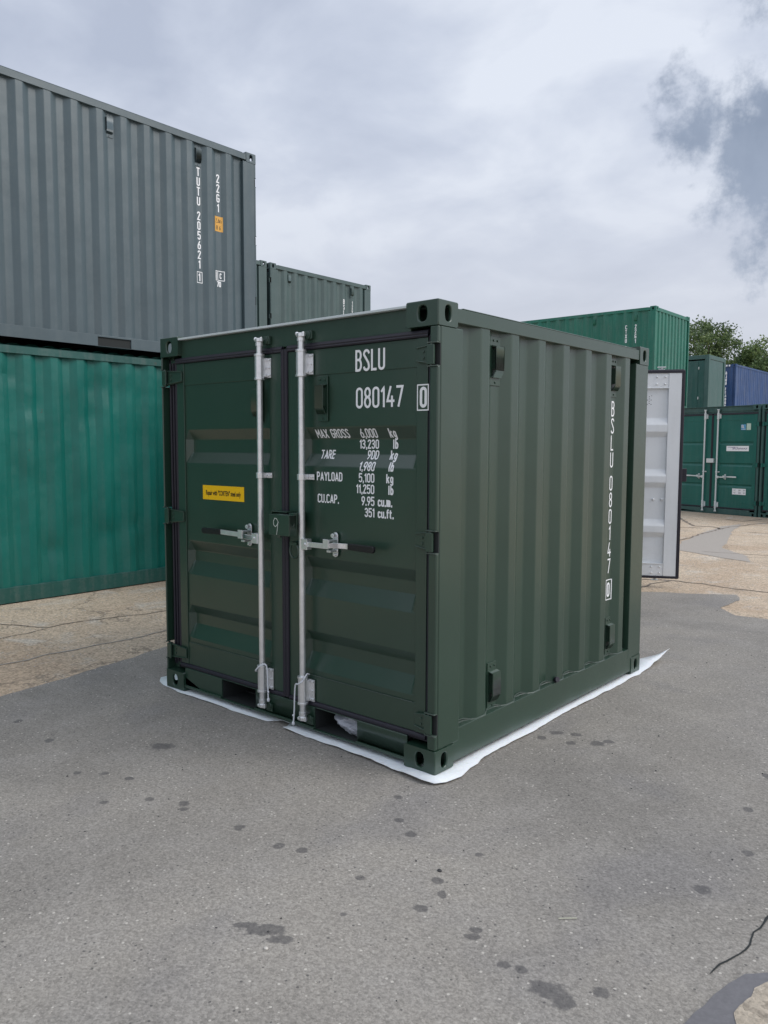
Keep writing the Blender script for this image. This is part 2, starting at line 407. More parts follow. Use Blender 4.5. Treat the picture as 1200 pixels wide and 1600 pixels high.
# ------------------------------------------------------------------ stroke lettering
def arc(cx, cy, rx, ry, a0, a1, n=10):
    return [(cx+rx*math.cos(math.radians(a0+(a1-a0)*i/n)), cy+ry*math.sin(math.radians(a0+(a1-a0)*i/n))) for i in range(n+1)]
W_ = .34; R_ = .17
def glyph(c):
    w, r = W_, R_
    st = lambda a, b: arc(r, b-r, r, r, 180, 0)+arc(r, a+r, r, r, 0, -180)+[(0, b-r)]
    G = {
     '0': (w, [st(0, 1)]), 'O': (w, [st(0, 1)]),
     '1': (.16, [[(0, .80), (.14, 1.0), (.14, 0)]]),
     '2': (w, [arc(r, 1-r, r, r, 180, -25)+[(0, 0.0), (w, 0.0)]]),
     '3': (w, [arc(r-.01, .77, r*.94, .23, 158, -85, 14)+[(.12, .54)], [(.12, .54)]+arc(r-.01, .27, r*1.02, .27, 85, -158, 14)]),
     '4': (.40, [[(.20, 1), (0, .27), (.40, .27)], [(.29, .50), (.29, 0)]]),
     '5': (w, [[(w, 1), (.02, 1), (.0, .52)]+arc(r, .46, r, .15, 140, 0)+arc(r, r, r, r, 0, -165)]),
     '6': (w, [[(w*.72, 1), (.03, .50)]+arc(r, .43, r, .14, 170, 0)+arc(r, r, r, r, 0, -180)+[(0, .42)]]),
     '7': (w, [[(0, 1), (w, 1), (.10, 0)]]),
     '8': (w, [arc(r, .765, r*.92, .235, -90, 270, 18), arc(r, .265, r, .265, 90, 450, 18)]),
     '9': (w, [[(w-w*.72, 0), (w-.03, .50)]+arc(r, .57, r, .14, -10, -180)+arc(r, 1-r, r, r, 180, 0)+[(w, .58)]]),
     'A': (.38, [[(0, 0), (.19, 1), (.38, 0)], [(.07, .27), (.31, .27)]]),
     'B': (w, [[(0, 0), (0, 1), (.18, 1)]+arc(.18, .77, .14, .23, 80, -80)+[(0, .54)], [(.18, .54)]+arc(.18, .27, .16, .27, 90, -90)+[(0, 0)]]),
     'C': (w, [arc(r, 1-r, r, r, 15, 180)+arc(r, r, r, r, 180, 345)]),
     'D': (w, [[(0, 0), (0, 1), (.15, 1)]+arc(.15, .80, .19, .20, 90, 0)+arc(.15, .20, .19, .20, 0, -90)+[(0, 0)]]),
     'E': (.30, [[(.30, 1), (0, 1), (0, 0), (.30, 0)], [(0, .53), (.26, .53)]]),
     'G': (w, [arc(r, 1-r, r, r, 15, 180)+arc(r, r, r, r, 180, 360)+[(w, .48), (.18, .48)]]),
     'I': (.04, [[(.02, 0), (.02, 1)]]),
     'L': (.28, [[(0, 1), (0, 0), (.28, 0)]]),
     'M': (.44, [[(0, 0), (0, 1), (.22, .35), (.44, 1), (.44, 0)]]),
     'N': (.36, [[(0, 0), (0, 1), (.36, 0), (.36, 1)]]),
     'P': (w, [[(0, 0), (0, 1), (.17, 1)]+arc(.17, .74, .16, .26, 80, -80)+[(0, .48)]]),
     'R': (w, [[(0, 0), (0, 1), (.17, 1)]+arc(.17, .75, .15, .25, 80, -80)+[(0, .50)], [(.17, .50), (.34, 0)]]),
     'S': (w, [arc(r, 1-r, r, r, 15, 200)+[(w*.9, .36)]+arc(r, r, r, r, 10, -165)]),
     'T': (.36, [[(0, 1), (.36, 1)], [(.18, 1), (.18, 0)]]),
     'U': (w, [[(0, 1)]+arc(r, r, r, r, 180, 360)+[(w, 1)]]),
     'X': (.38, [[(0, 1), (.38, 0)], [(0, 0), (.38, 1)]]),
     'Y': (.38, [[(0, 1), (.19, .45), (.38, 1)], [(.19, .45), (.19, 0)]]),
     'k': (.28, [[(0, 1), (0, 0)], [(.27, .68), (.02, .32)], [(.10, .42), (.28, 0)]]),
     'g': (.28, [arc(.14, .36, .14, .32, 60, 360)+[(.28, .68), (.28, -.15)]+arc(.14, -.16, .14, .12, 0, -150)]),
     'l': (.04, [[(.02, 1), (.02, 0)]]),
     'b': (.28, [[(0, 1), (0, 0)], arc(.14, .34, .14, .34, 180, -180, 18)]),
     'c': (.28, [arc(.14, .54, .14, .14, 15, 180)+arc(.14, .14, .14, .14, 180, 345)]),
     'u': (.28, [[(0, .68)]+arc(.14, .14, .14, .14, 180, 360)+[(.28, .68)], [(.28, .2), (.28, 0)]]),
     'm': (.44, [[(0, 0), (0, .68)]+arc(.11, .57, .11, .11, 120, 0)+[(.22, 0)], [(.22, .57)]+arc(.33, .57, .11, .11, 150, 0)+[(.44, 0)]]),
     'f': (.22, [arc(.20, .85, .12, .15, 80, 180)+[(.08, 0)], [(0, .68), (.21, .68)]]),
     't': (.22, [[(.08, .92), (.08, .12)]+arc(.2, .12, .12, .12, 180, 260), [(0, .68), (.21, .68)]]),
     '.': (.05, [[(.03, -.045), (.03, .075)]]),
     ',': (.06, [[(.04, .075), (.02, -.14)]]),
     ' ': (.20, []),
    }
    return G[c]
def resample(pl, mx):
    out = [pl[0]]
    for a, b in zip(pl, pl[1:]):
        L = math.dist(a, b)
        if L < 1e-6: continue
        n = max(1, int(math.ceil(L/mx)))
        out += [(a[0]+(b[0]-a[0])*i/n, a[1]+(b[1]-a[1])*i/n) for i in range(1, n+1)]
    return out
_lay = [0]
def ribbon(mb, pl, t, P, mx=.012):
    """pl in metres (u,v); P(u,v,layer)->3D"""
    # extend open ends by half a stroke
    closed = math.dist(pl[0], pl[-1]) < 1e-5
    if not closed:
        a, b = Vector(pl[0]), Vector(pl[1]); pl = [tuple(a+(a-b).normalized()*t*.35)]+list(pl)
        a, b = Vector(pl[-1]), Vector(pl[-2]); pl = pl+[tuple(a+(a-b).normalized()*t*.35)]
    pl = resample(pl, mx); n = len(pl); _lay[0] = (_lay[0]+1) % 4
    L, Rr = [], []
    for i in range(n):
        p = Vector(pl[i])
        if closed: pa = Vector(pl[i-1] if i > 0 else pl[-2]); pb = Vector(pl[i+1] if i < n-1 else pl[1])
        else: pa = Vector(pl[max(0, i-1)]); pb = Vector(pl[min(n-1, i+1)])
        d1 = (p-pa); d2 = (pb-p)
        if d1.length < 1e-9: d1 = d2
        if d2.length < 1e-9: d2 = d1
        d1.normalize(); d2.normalize()
        n1 = Vector((-d1.y, d1.x)); n2 = Vector((-d2.y, d2.x)); nb = n1+n2
        nb = nb.normalized() if nb.length > 1e-6 else n1
        kk = min(1.6, 1/max(.3, nb.dot(n1)))
        L.append(p+nb*t/2*kk); Rr.append(p-nb*t/2*kk)
    if not hasattr(mb, 'q'): mb.q = []
    A = [(a.x, a.y) for a in L]; B = [(a.x, a.y) for a in Rr]
    mb.q.append((P, [(A[i], A[i+1], B[i+1], B[i]) for i in range(n-1)]))
def flush(mb):
    """merge overlapping stroke quads into one flat sheet per surface"""
    K = 50.0
    for P, qs in mb.q:
        vs = []; fs = []
        for q in qs:
            for t3 in ((q[0], q[1], q[2]), (q[0], q[2], q[3])):
                ar = (t3[1][0]-t3[0][0])*(t3[2][1]-t3[0][1])-(t3[2][0]-t3[0][0])*(t3[1][1]-t3[0][1])
                if abs(ar) < 1e-10: continue
                if ar < 0: t3 = t3[::-1]
                o = len(vs); vs += [Vector((a[0]*K, a[1]*K)) for a in t3]; fs.append([o, o+1, o+2])
        v, e, fc, ov, oe, of = delaunay_2d_cdt(vs, [], fs, 0, 1e-4)
        mb.add([P(a.x/K, a.y/K, 0) for a in v], [q for q, o_ in zip(fc, of) if o_])
    del mb.q
def textwidth(s, h, gap=.20):
    H = h*.885; return sum(glyph(c)[0]*H+gap*H for c in s)-gap*H+h*.115
def write(mb, s, u, v, h, P, gap=.20, stroke=.115, sx=1.0, align='l', mx=.012):
    t = h*stroke; H = h-t
    wd = textwidth(s, h, gap)*sx
    if align == 'r': u -= wd
    if align == 'c': u -= wd/2
    u += t/2
    for c in s:
        gw, pls = glyph(c)
        k0 = len(getattr(mb, 'q', []))
        for pl in pls:
            ribbon(mb, [(u+x*H*sx, v+t/2+y*H) for x, y in pl], t, P, mx)
        if pls:
            allq = sum([q for _, q in mb.q[k0:]], []); del mb.q[k0:]; mb.q.append((P, allq))
        u += (gw+gap)*H*sx
def boxline(mb, u0, u1, v0, v1, t, P):
    k0 = len(getattr(mb, 'q', []))
    ribbon(mb, [(u0, v0), (u1, v0)], t, P); ribbon(mb, [(u1, v0), (u1, v1)], t, P)
    ribbon(mb, [(u1, v1), (u0, v1)], t, P); ribbon(mb, [(u0, v1), (u0, v0)], t, P)
    allq = sum([q for _, q in mb.q[k0:]], []); del mb.q[k0:]; mb.q.append((P, allq))
def vertical_text(mb, s, uc, ztop, h, pitch, P, sx=1.0, space=.55, stroke=.125):
    z = ztop
    for c in s:
        if c == ' ': z -= pitch*space; continue
        gw = glyph(c)[0]*h*.88*sx
        write(mb, c, uc-gw/2-h*.06, z-h, h, P, sx=sx, stroke=stroke); z -= pitch
    return z

# ------------------------------------------------------------------ container pieces
def side_profile(s0, s1, first, pitch, depth, outer=.072, slope=.068):
    """(s, d): d=0 at outer flats. 'first' = trailing end of the first outer flat"""
    pts = [(s0, depth)]
    e = first
    while e < s1-.03:
        a = e-outer-slope
        if a > s0+.002: pts += [(a, depth), (e-outer, 0)]
        else: pts += [(max(s0+.001, e-outer), 0)]
        if e+slope < s1: pts += [(e, 0), (e+slope, depth)]
        else: pts += [(e, 0), (s1-.002, depth*min(1, (s1-.002-e)/slope))]
        e += pitch
    pts.append((s1, pts[-1][1]))
    out = [pts[0]]
    for p in pts[1:]:
        if p[0] > out[-1][0]+1e-4: out.append(p)
    return out
def prof_d(prof, s):
    for (a, da), (b, db) in zip(prof, prof[1:]):
        if a <= s <= b: return da+(db-da)*(s-a)/max(1e-9, b-a)
    return prof[-1][1] if s > prof[-1][0] else prof[0][1]
def panel(prof, z0, z1, P, nz=1, disp=None):
    """P(s, d, z)->3D"""
    mb = MB(); n = len(prof)
    for i in range(nz+1):
        z = z0+(z1-z0)*i/nz
        mb.v += [tuple(P(s, d+(disp(s, z) if disp else 0), z)) for s, d in prof]
    for i in range(nz):
        mb.f += [(i*n+j, i*n+j+1, (i+1)*n+j+1, (i+1)*n+j) for j in range(n-1)]
    return mb

def oval_face(mb, o, u, v, U, V, cu, cv, hu, hv, nrm, t):
    """rect o+[0,U]u+[0,V]v with an oval (stadium) hole, and a rim going in by t"""
    o = Vector(o); u = Vector(u); v = Vector(v); nrm = Vector(nrm)
    k = 7; ring = []
    for i in range(k): ring.append((U*i/k, 0))
    for i in range(k): ring.append((U, V*i/k))
    for i in range(k): ring.append((U*(1-i/k), V))
    for i in range(k): ring.append((0, V*(1-i/k)))
    inner = []
    for a, b in ring:
        dx, dy = a-cu, b-cv; ang = math.atan2(dy/V*1.0, dx/U*1.0)
        r = min(hu, hv); ca, sa = math.cos(ang), math.sin(ang)
        if hv > hu: p = (r*ca, r*sa+(hv-r)*(1 if sa > 0 else -1)*min(1, abs(sa)*1.6))
        else: p = (r*ca+(hu-r)*(1 if ca > 0 else -1)*min(1, abs(ca)*1.6), r*sa)
        inner.append((cu+p[0], cv+p[1]))
    n = len(ring)
    vs = [o+u*a+v*b for a, b in ring]+[o+u*a+v*b for a, b in inner]+[o+u*a+v*b-nrm*t for a, b in inner]
    fs = [(i, (i+1) % n, n+(i+1) % n, n+i) for i in range(n)]+[(n+i, n+(i+1) % n, 2*n+(i+1) % n, 2*n+i) for i in range(n)]
    mb.add(vs, fs)
def casting_mesh(x0, x1, y0, y1, z0, z1, sx, sy, sz):
    """hollow corner casting; sx, sy, sz = outward signs of the three holed faces"""
    mb = MB(); X, Y, Z = x1-x0, y1-y0, z1-z0; t = .014
    xo = x1 if sx > 0 else x0; yo = y1 if sy > 0 else y0; zo = z1 if sz > 0 else z0
    oval_face(mb, (xo, y0, z0), (0, 1, 0), (0, 0, 1), Y, Z, Y*.5, Z*.50, .024, .037, (sx, 0, 0), t)
    oval_face(mb, (x0, yo, z0), (1, 0, 0), (0, 0, 1), X, Z, X*.5, Z*.50, .026, .037, (0, sy, 0), t)
    oval_face(mb, (x0, y0, zo), (1, 0, 0), (0, 1, 0), X, Y, X*.5, Y*.5, .031, .055, (0, 0, sz), t)
    xi = x0 if sx > 0 else x1; yi = y0 if sy > 0 else y1; zi = z0 if sz > 0 else z1
    mb.add([(xi, y0, z0), (xi, y1, z0), (xi, y1, z1), (xi, y0, z1)], [(0, 1, 2, 3)])
    mb.add([(x0, yi, z0), (x1, yi, z0), (x1, yi, z1), (x0, yi, z1)], [(0, 1, 2, 3)])
    mb.add([(x0, y0, zi), (x1, y0, zi), (x1, y1, zi), (x0, y1, zi)], [(0, 1, 2, 3)])
    return mb

def vent_mesh(P, s, zc, h=.205, w=.078, stand=.036):
    """ventilator: base plate, stand-off hood with slanted ends. P(s, out, z)"""
    mb = MB()
    def bx(s0, s1, o0, o1, z0, z1):
        c = [P(a, b, c_) for a, b, c_ in ((s0,o0,z0),(s1,o0,z0),(s1,o1,z0),(s0,o1,z0),(s0,o0,z1),(s1,o0,z1),(s1,o1,z1),(s0,o1,z1))]
        mb.add(c, [(0,3,2,1),(4,5,6,7),(0,1,5,4),(1,2,6,5),(2,3,7,6),(3,0,4,7)])
    bx(s-w*.60, s+w*.60, .0005, .006, zc-h*.62, zc+h*.62)
    # hood profile (o,z)
    prof = [(.004, zc+h*.40), (stand, zc+h*.36), (stand, zc-h*.25), (.018, zc-h*.42), (.004, zc-h*.42)]
    inner = [(.004, zc+h*.37), (stand-.005, zc+h*.33), (stand-.005, zc-h*.24), (.014, zc-h*.39), (.004, zc-h*.39)]
    for (a0, b0), (a1, b1), (c0, d0), (c1, d1) in zip(prof, prof[1:], inner, inner[1:]):
        vs = [P(s-w/2, a0, b0), P(s+w/2, a0, b0), P(s+w/2, a1, b1), P(s-w/2, a1, b1),
              P(s-w/2, c0, d0), P(s+w/2, c0, d0), P(s+w/2, c1, d1), P(s-w/2, c1, d1)]
        mb.add(vs, [(0,1,2,3), (7,6,5,4), (0,3,7,4), (1,5,6,2), (0,4,5,1), (3,2,6,7)])
    bx(s-w*.28, s+w*.28, .004, stand-.006, zc-h*.2, zc+h*.3)
    for dz in (h*.52, -h*.54):
        for ds in ((-.018, .018) if dz > 0 else (0,)):
            a = P(s+ds, .004, zc+dz); b_ = P(s+ds, .011, zc+dz); mb.cyl(a, b_, .006, n=8)
    return mb

def side_frames(W, L):
    """position functions for the four walls: P(s, out, z)"""
    return {
     'R': lambda s, o, z: Vector((o, s, z)),            # x=0 side, s=+y
     'L': lambda s, o, z: Vector((-W-o, s, z)),
     'B': lambda s, o, z: Vector((-s, L+o, z)),         # back end, s from 0..W
    }

class Box:   # one container
    pass

def container(name, label, cat, group, loc, rz, L, W, H, mat, fmat=None, pitch=.2815, first=.442, depth=.036,
              inset=.012, cs=(.185, .153, .118), rails=(.195, .032, .10), vents=(), end_pitch=.24, nz=1, disp=None,
              posty=.204, doors='mid', pockets=None, sidepockets=None, weld=False, bev=.004, roofbump=.0, rear_end=True, vent_h=.20, doorkw=None, cmat=None, z_hinge=None):
    fmat = fmat or mat; cmat = cmat or fmat
    root = empty(name, loc, rz); tag(root, label, cat, group)
    C = Box(); C.root = root; C.L, C.W, C.H = L, W, H; C.mat = mat
    cx, cy, cz = cs
    topz0, topz1 = H-rails[2]-.012, H-.026      # top side rail
    botz0, botz1 = rails[1], rails[0]
    F = side_frames(W, L)
    # castings
    for ix, sx in ((0, 1), (1, -1)):
        for iy, sy in ((0, -1), (1, 1)):
            for iz, sz in ((0, -1), (1, 1)):
                X = (-cx, 0) if ix == 0 else (-W, -W+cx)
                Y = (0, cy) if iy == 0 else (L-cy, L)
                Z = (0, cz) if iz == 0 else (H-cz, H)
                casting_mesh(*X, *Y, *Z, sx, sy, sz).obj('corner_casting', cmat, root, bevel=.007, seg=3)
    g = .003
    # rear posts
    for s in (1, -1):
        mb = MB(); x = (-.06, -g) if s > 0 else (-W+g, -W+.06)
        mb.box(*x, L-posty, L-g, cz, H-cz); mb.obj('corner_post', fmat, root, bevel=bev)
    # front posts, J section with cut-outs for the hinges
    hz = z_hinge or [.255, H*.5+.01, H-.25] if doors == 'detail' else (z_hinge or [.30, .80, 1.55, H-.34])
    hh = .052
    for s in (1, -1):
        mb = MB()
        thin = s < 0 and doors == 'detail'
        mb.box(-.055, -g, .062 if thin else .026, posty, cz-.001, H-cz+.001)
        zs = [cz] + sum([[z-hh, z+hh] for z in hz], []) + [H-cz]
        for a, b in zip(zs[::2], zs[1::2]):
            mb.box(-.016 if thin else -.052, -g, g, .0622 if thin else .0262, a, b)
        if s < 0: mb.mirror_x(-W/2)
        o = mb.obj('corner_post', fmat, root, bevel=.008 if doors == 'detail' else bev, seg=3)
        lp = MB()
        for z in hz:
            for zz_ in (z-hh-.004, z+hh-.001):
                lp.box(-.018 if thin else -.064, -g-.001, -.004, .024, zz_, zz_+.006)
        if s < 0: lp.mirror_x(-W/2)
        lp.obj('hinge_lug', M['green_weld'] if doors == 'detail' else fmat, o, bevel=.0015)
    # rails
    for s in (1, -1):
        mb = MB(); x = (-.12, -inset+.006) if s > 0 else (-W+inset-.006, -W+.12)
        mb.box(*x, cy+.0005, L-cy-.0005, topz0, topz1)
        # cap lip
        mb.box(x[0], x[1], posty, L-posty, topz1, topz1+.006)
        mb.obj('top_side_rail', fmat, root, bevel=bev)
        mb = MB()
        if sidepockets:
            ys = [cy+.0005]+sum([list(p) for p in sidepockets], [])+[L-cy-.0005]
            for a, b in zip(ys[::2], ys[1::2]): mb.box(*x, a, b, botz0, botz1)
            for a, b in sidepockets: mb.box(*x, a, b, botz1-.02, botz1)
        else: mb.box(*x, cy+.0005, L-cy-.0005, botz0, botz1)
        xs = (-.005, -.002) if s > 0 else (-W+.002, -W+.005)
        mb.box(x[0], x[1], cy, L-cy, botz0-.0, botz0+.004)
        mb.obj('bottom_side_rail', fmat, root, bevel=bev)
        if sidepockets:
            for a, b in sidepockets:
                if s > 0:
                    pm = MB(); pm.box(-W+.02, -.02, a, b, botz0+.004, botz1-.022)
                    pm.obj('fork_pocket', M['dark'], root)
    # rear frame
    mb = MB(); mb.box(-W+cx, -cx, L-.09, L-.012, H-.11, H-.02); mb.obj('rear_header', fmat, root, bevel=bev)
    mb = MB(); mb.box(-W+cx, -cx, L-.09, L-.012, .03, .16); mb.obj('rear_sill', fmat, root, bevel=bev)
    # panels
    prof = side_profile(posty-.002, L-posty+.002, first, pitch, depth)
    C.prof = prof; C.inset = inset
    for sd in ('R', 'L'):
        pm = panel(prof, botz1-.01, topz0+.01, lambda s, d, z: F[sd](s, -inset-d, z), nz, disp if disp else None)
        pm.obj('side_panel', mat, root, bevel=.006 if bev > .003 and nz == 1 else 0, seg=2, flat=True, smooth=nz > 1, ang=15)
        if weld:
            wm = MB(); wm.tube([F[sd](s, -inset-d+.002, botz1+.001) for s, d in prof], .0045, n=6)
            # curved ledge of sealant in each recess
            e = prof
            for (a, da), (b_, db) in zip(prof, prof[1:]):
                if da > depth*.9 and db > depth*.9 and b_-a > .04:
                    pts = []
                    for i in range(9):
                        q = i/8; s_ = a-.02+(b_-a+.055)*q
                        pts.append(F[sd](s_, -inset-prof_d(prof, s_)+.004, botz1+.003+.013*math.sin(PI*q)))
                    wm.tube(pts, .003, n=5)
            wm.obj('weld_bead', M['green_weld'], root, smooth=True)
    if rear_end:
        pe = side_profile(.05, W-.05, .05+end_pitch*.6, end_pitch, depth*.9, outer=.10 if end_pitch > .22 else .07, slope=.03 if end_pitch > .22 else .045)
        C.eprof = pe
        panel(pe, .15, H-.10, lambda s, d, z: F['B'](s, -.022-d, z)).obj('end_panel', mat, root, bevel=.004, flat=True)
    # roof: sheet with shallow pressed ribs
    rm = MB(); n = int(L/.0465); xs = [-W+.03, -W+.10, -.10, -.03]
    for i in range(n+1):
        y = .05+(L-.1)*i/n
        dz = .0 if (i//2) % 2 == 0 else .016
        for j, x in enumerate(xs):
            rm.v.append((x, y, H-.024+roofbump+(dz if 0 < j < 3 else dz*(1 if roofbump else .2))))
    for i in range(n):
        rm.f += [(i*4+j, i*4+j+1, (i+1)*4+j+1, (i+1)*4+j) for j in range(3)]
    rm.obj('roof_panel', M['roof'] if roofbump == 0 else mat, root)
    fm = MB(); fm.box(-W+.13, -.13, .13, L-.13, .15, .178); fm.obj('floor', M['dark'], root)
    # vents
    k = 0
    for sd, s, z in vents:
        k += 1
        base = -inset-prof_d(prof, s)
        vent_mesh(lambda a, o, zc, sd=sd, base=base: F[sd](a, base+o, zc), s, z, h=vent_h).obj('vent_cover', mat, root, bevel=.0015)
    # front frame
    C.F = F
    if doors:
        build_front(C, fmat, mat, detail=(doors == 'detail'), pockets=pockets, hz=hz, **(doorkw or {}))
    return C

def rod_cam(mb, x, y, z, s):
    """forged cam end at the top (s=1) or bottom (s=-1) of a locking bar, with the keeper around it"""
    mb.cyl((x, y, z-.022*s), (x, y, z+.004*s), .0205)
    mb.prism([(x-.012, y+.004, z-.002), (x+.030, y+.004, z-.002), (x+.034, y-.016, z-.002), (x+.010, y-.028, z-.002), (x-.016, y-.020, z-.002)],
             (0, 0, -.009), (0, 0, .010))
    mb.sphere((x-.016, y-.012, z+.004*s), .012, 8, 5)
    mb.cyl((x+.030, y-.012, z-.012), (x+.030, y-.012, z+.012), .008, n=8)

def locking_bar(root, x, yc, z0, z1, H, dirn, handle_z, end_x, catch_x, grip_x, zmid, mat, detail, part='locking_bar', parent_door=None, topb=None, botb=None):
    o = MB()
    o.cyl((x, yc, z0), (x, yc, z1), .0172 if detail else .019, n=20)
    o.cyl((x, yc, z1-.015), (x, yc, z1), .0215, n=18).cyl((x, yc, z0), (x, yc, z0+.018), .0215, n=18)
    bar = o.obj(part, mat, root, smooth=True)
    cm = MB(); rod_cam(cm, x, yc, z1+.018, 1); cm.obj('locking_cam', mat, bar, bevel=.002)
    cm = MB(); rod_cam(cm, x, yc, z0-.014, -1); cm.obj('locking_cam', mat, bar, bevel=.002)
    dface = .025
    tb = topb or (H-.305, H-.171); bb = botb or (.171, .320)
    for (a, b) in (tb, bb):
        bm_ = MB()
        bm_.cyl((x, yc, a), (x, yc, b), .0265, n=20)
        bm_.cyl((x, yc, a-.004), (x, yc, a+.008), .0295, n=20).cyl((x, yc, b-.008), (x, yc, b+.004), .0295, n=20)
        bm_.box(x-.012, x+.054, dface-.009, dface-.001, a+.008, b-.018)
        bm_.box(x-.020, x+.026, yc, dface-.006, a+.012, b-.016)
        for zb in (a+.022, (a+b)/2-.004, b-.028):
            for xb in ((x+.034, x+.047) if zb != (a+b)/2-.004 else (x+.041,)):
                bm_.cyl((xb, dface-.009, zb), (xb, dface-.016, zb), .0065, n=8)
        bm_.obj('bearing_housing', mat, bar, bevel=.0015)
        hm = MB()
        for zb in (a+.025, b-.030): hm.sphere((x-.0215, yc-.0155, zb), .0055, 8, 5)
        hm.obj('grease_hole', M['dark'], bar)
    for zm in zmid:
        bm_ = MB(); bm_.cyl((x, yc, zm-.016), (x, yc, zm+.016), .0245, n=18)
        bm_.box(x-.03, x+.056, dface-.008, dface-.001, zm-.015, zm+.015)
        bm_.box(x-.022, x+.024, yc, dface-.006, zm-.014, zm+.014)
        for xb in (x+.034, x+.047): bm_.cyl((xb, dface-.008, zm), (xb, dface-.015, zm), .006, n=8)
        bm_.obj('bar_clamp', mat, bar, bevel=.0015)
    # handle
    s = dirn; hm = MB()
    hm.box(min(x+s*.012, x+s*.058), max(x+s*.012, x+s*.058), yc-.020, yc+.016, handle_z-.030, handle_z+.028)
    hm.cyl((x+s*.040, yc-.026, handle_z), (x+s*.040, yc+.018, handle_z), .009, n=10)
    pts = [(x+s*.030, handle_z), (catch_x-s*.035, handle_z+.001), (catch_x+s*.035, handle_z+.010), (grip_x, handle_z+.013), (end_x, handle_z+.010)]
    for (xa, za), (xb, zb) in zip(pts[:3], pts[1:4]):
        q = [(xa, 0, za-.014), (xb, 0, zb-.014), (xb, 0, zb+.014), (xa, 0, za+.014)]
        hm.prism(q, (0, yc-.014, 0), (0, yc-.006, 0))
    hb = hm.obj('handle', mat, bar, bevel=.0022)
    (xa, za), (xb, zb) = pts[3], pts[4]
    gm = MB(); q = [(xa, 0, za-.016), (xb, 0, zb-.017), (xb+s*.008, 0, zb-.006), (xb+s*.008, 0, zb+.010), (xb, 0, zb+.018), (xa, 0, za+.016)]
    gm.prism(q, (0, yc-.019, 0), (0, yc-.001, 0)); gm.obj('handle_grip', M['grip'] if detail else mat, bar, bevel=.004, seg=3)
    # catch + retainer plate
    km = MB()
    n = 10; q = []
    for i in range(n+1): q.append((catch_x+.019*math.cos(PI*i/n), 0, handle_z+.012+.042+.019*math.sin(PI*i/n)))
    for i in range(n+1): q.append((catch_x+.019*math.cos(PI+PI*i/n), 0, handle_z+.012-.052+.019*math.sin(PI+PI*i/n)))
    km.prism(q, (0, dface-.006, 0), (0, dface-.001, 0))
    km.cyl((catch_x, dface-.006, handle_z+.056), (catch_x, dface-.030, handle_z+.056), .012, n=12)
    km.box(catch_x-.016, catch_x+.016, yc-.026, dface-.006, handle_z+.026, handle_z+.036)
    km.box(catch_x-.026, catch_x+.014, yc-.030, yc-.020, handle_z-.010, handle_z+.040)
    km.box(catch_x-.014, catch_x+.014, yc-.014, dface-.004, handle_z-.030, handle_z-.018)
    km.cyl((catch_x, dface-.006, handle_z-.046), (catch_x, dface-.018, handle_z-.046), .008, n=10)
    km.obj('handle_catch', mat, bar, bevel=.002)
    return bar

def door_mesh(x0, x1, prof_z, y0, slant=.03, depth_sign=1):
    """pressed door sheet between x0<x1; prof_z = [(z, depth)]"""
    mb = MB(); xs = [x0, x0+slant, x1-slant, x1]
    for z, d in prof_z:
        for j, x in enumerate(xs): mb.v.append((x, y0+(d if 0 < j < 3 else 0), z))
    n = len(prof_z)
    for i in range(n-1):
        mb.f += [(i*4+j, i*4+j+1, (i+1)*4+j+1, (i+1)*4+j) for j in range(3)]
    return mb

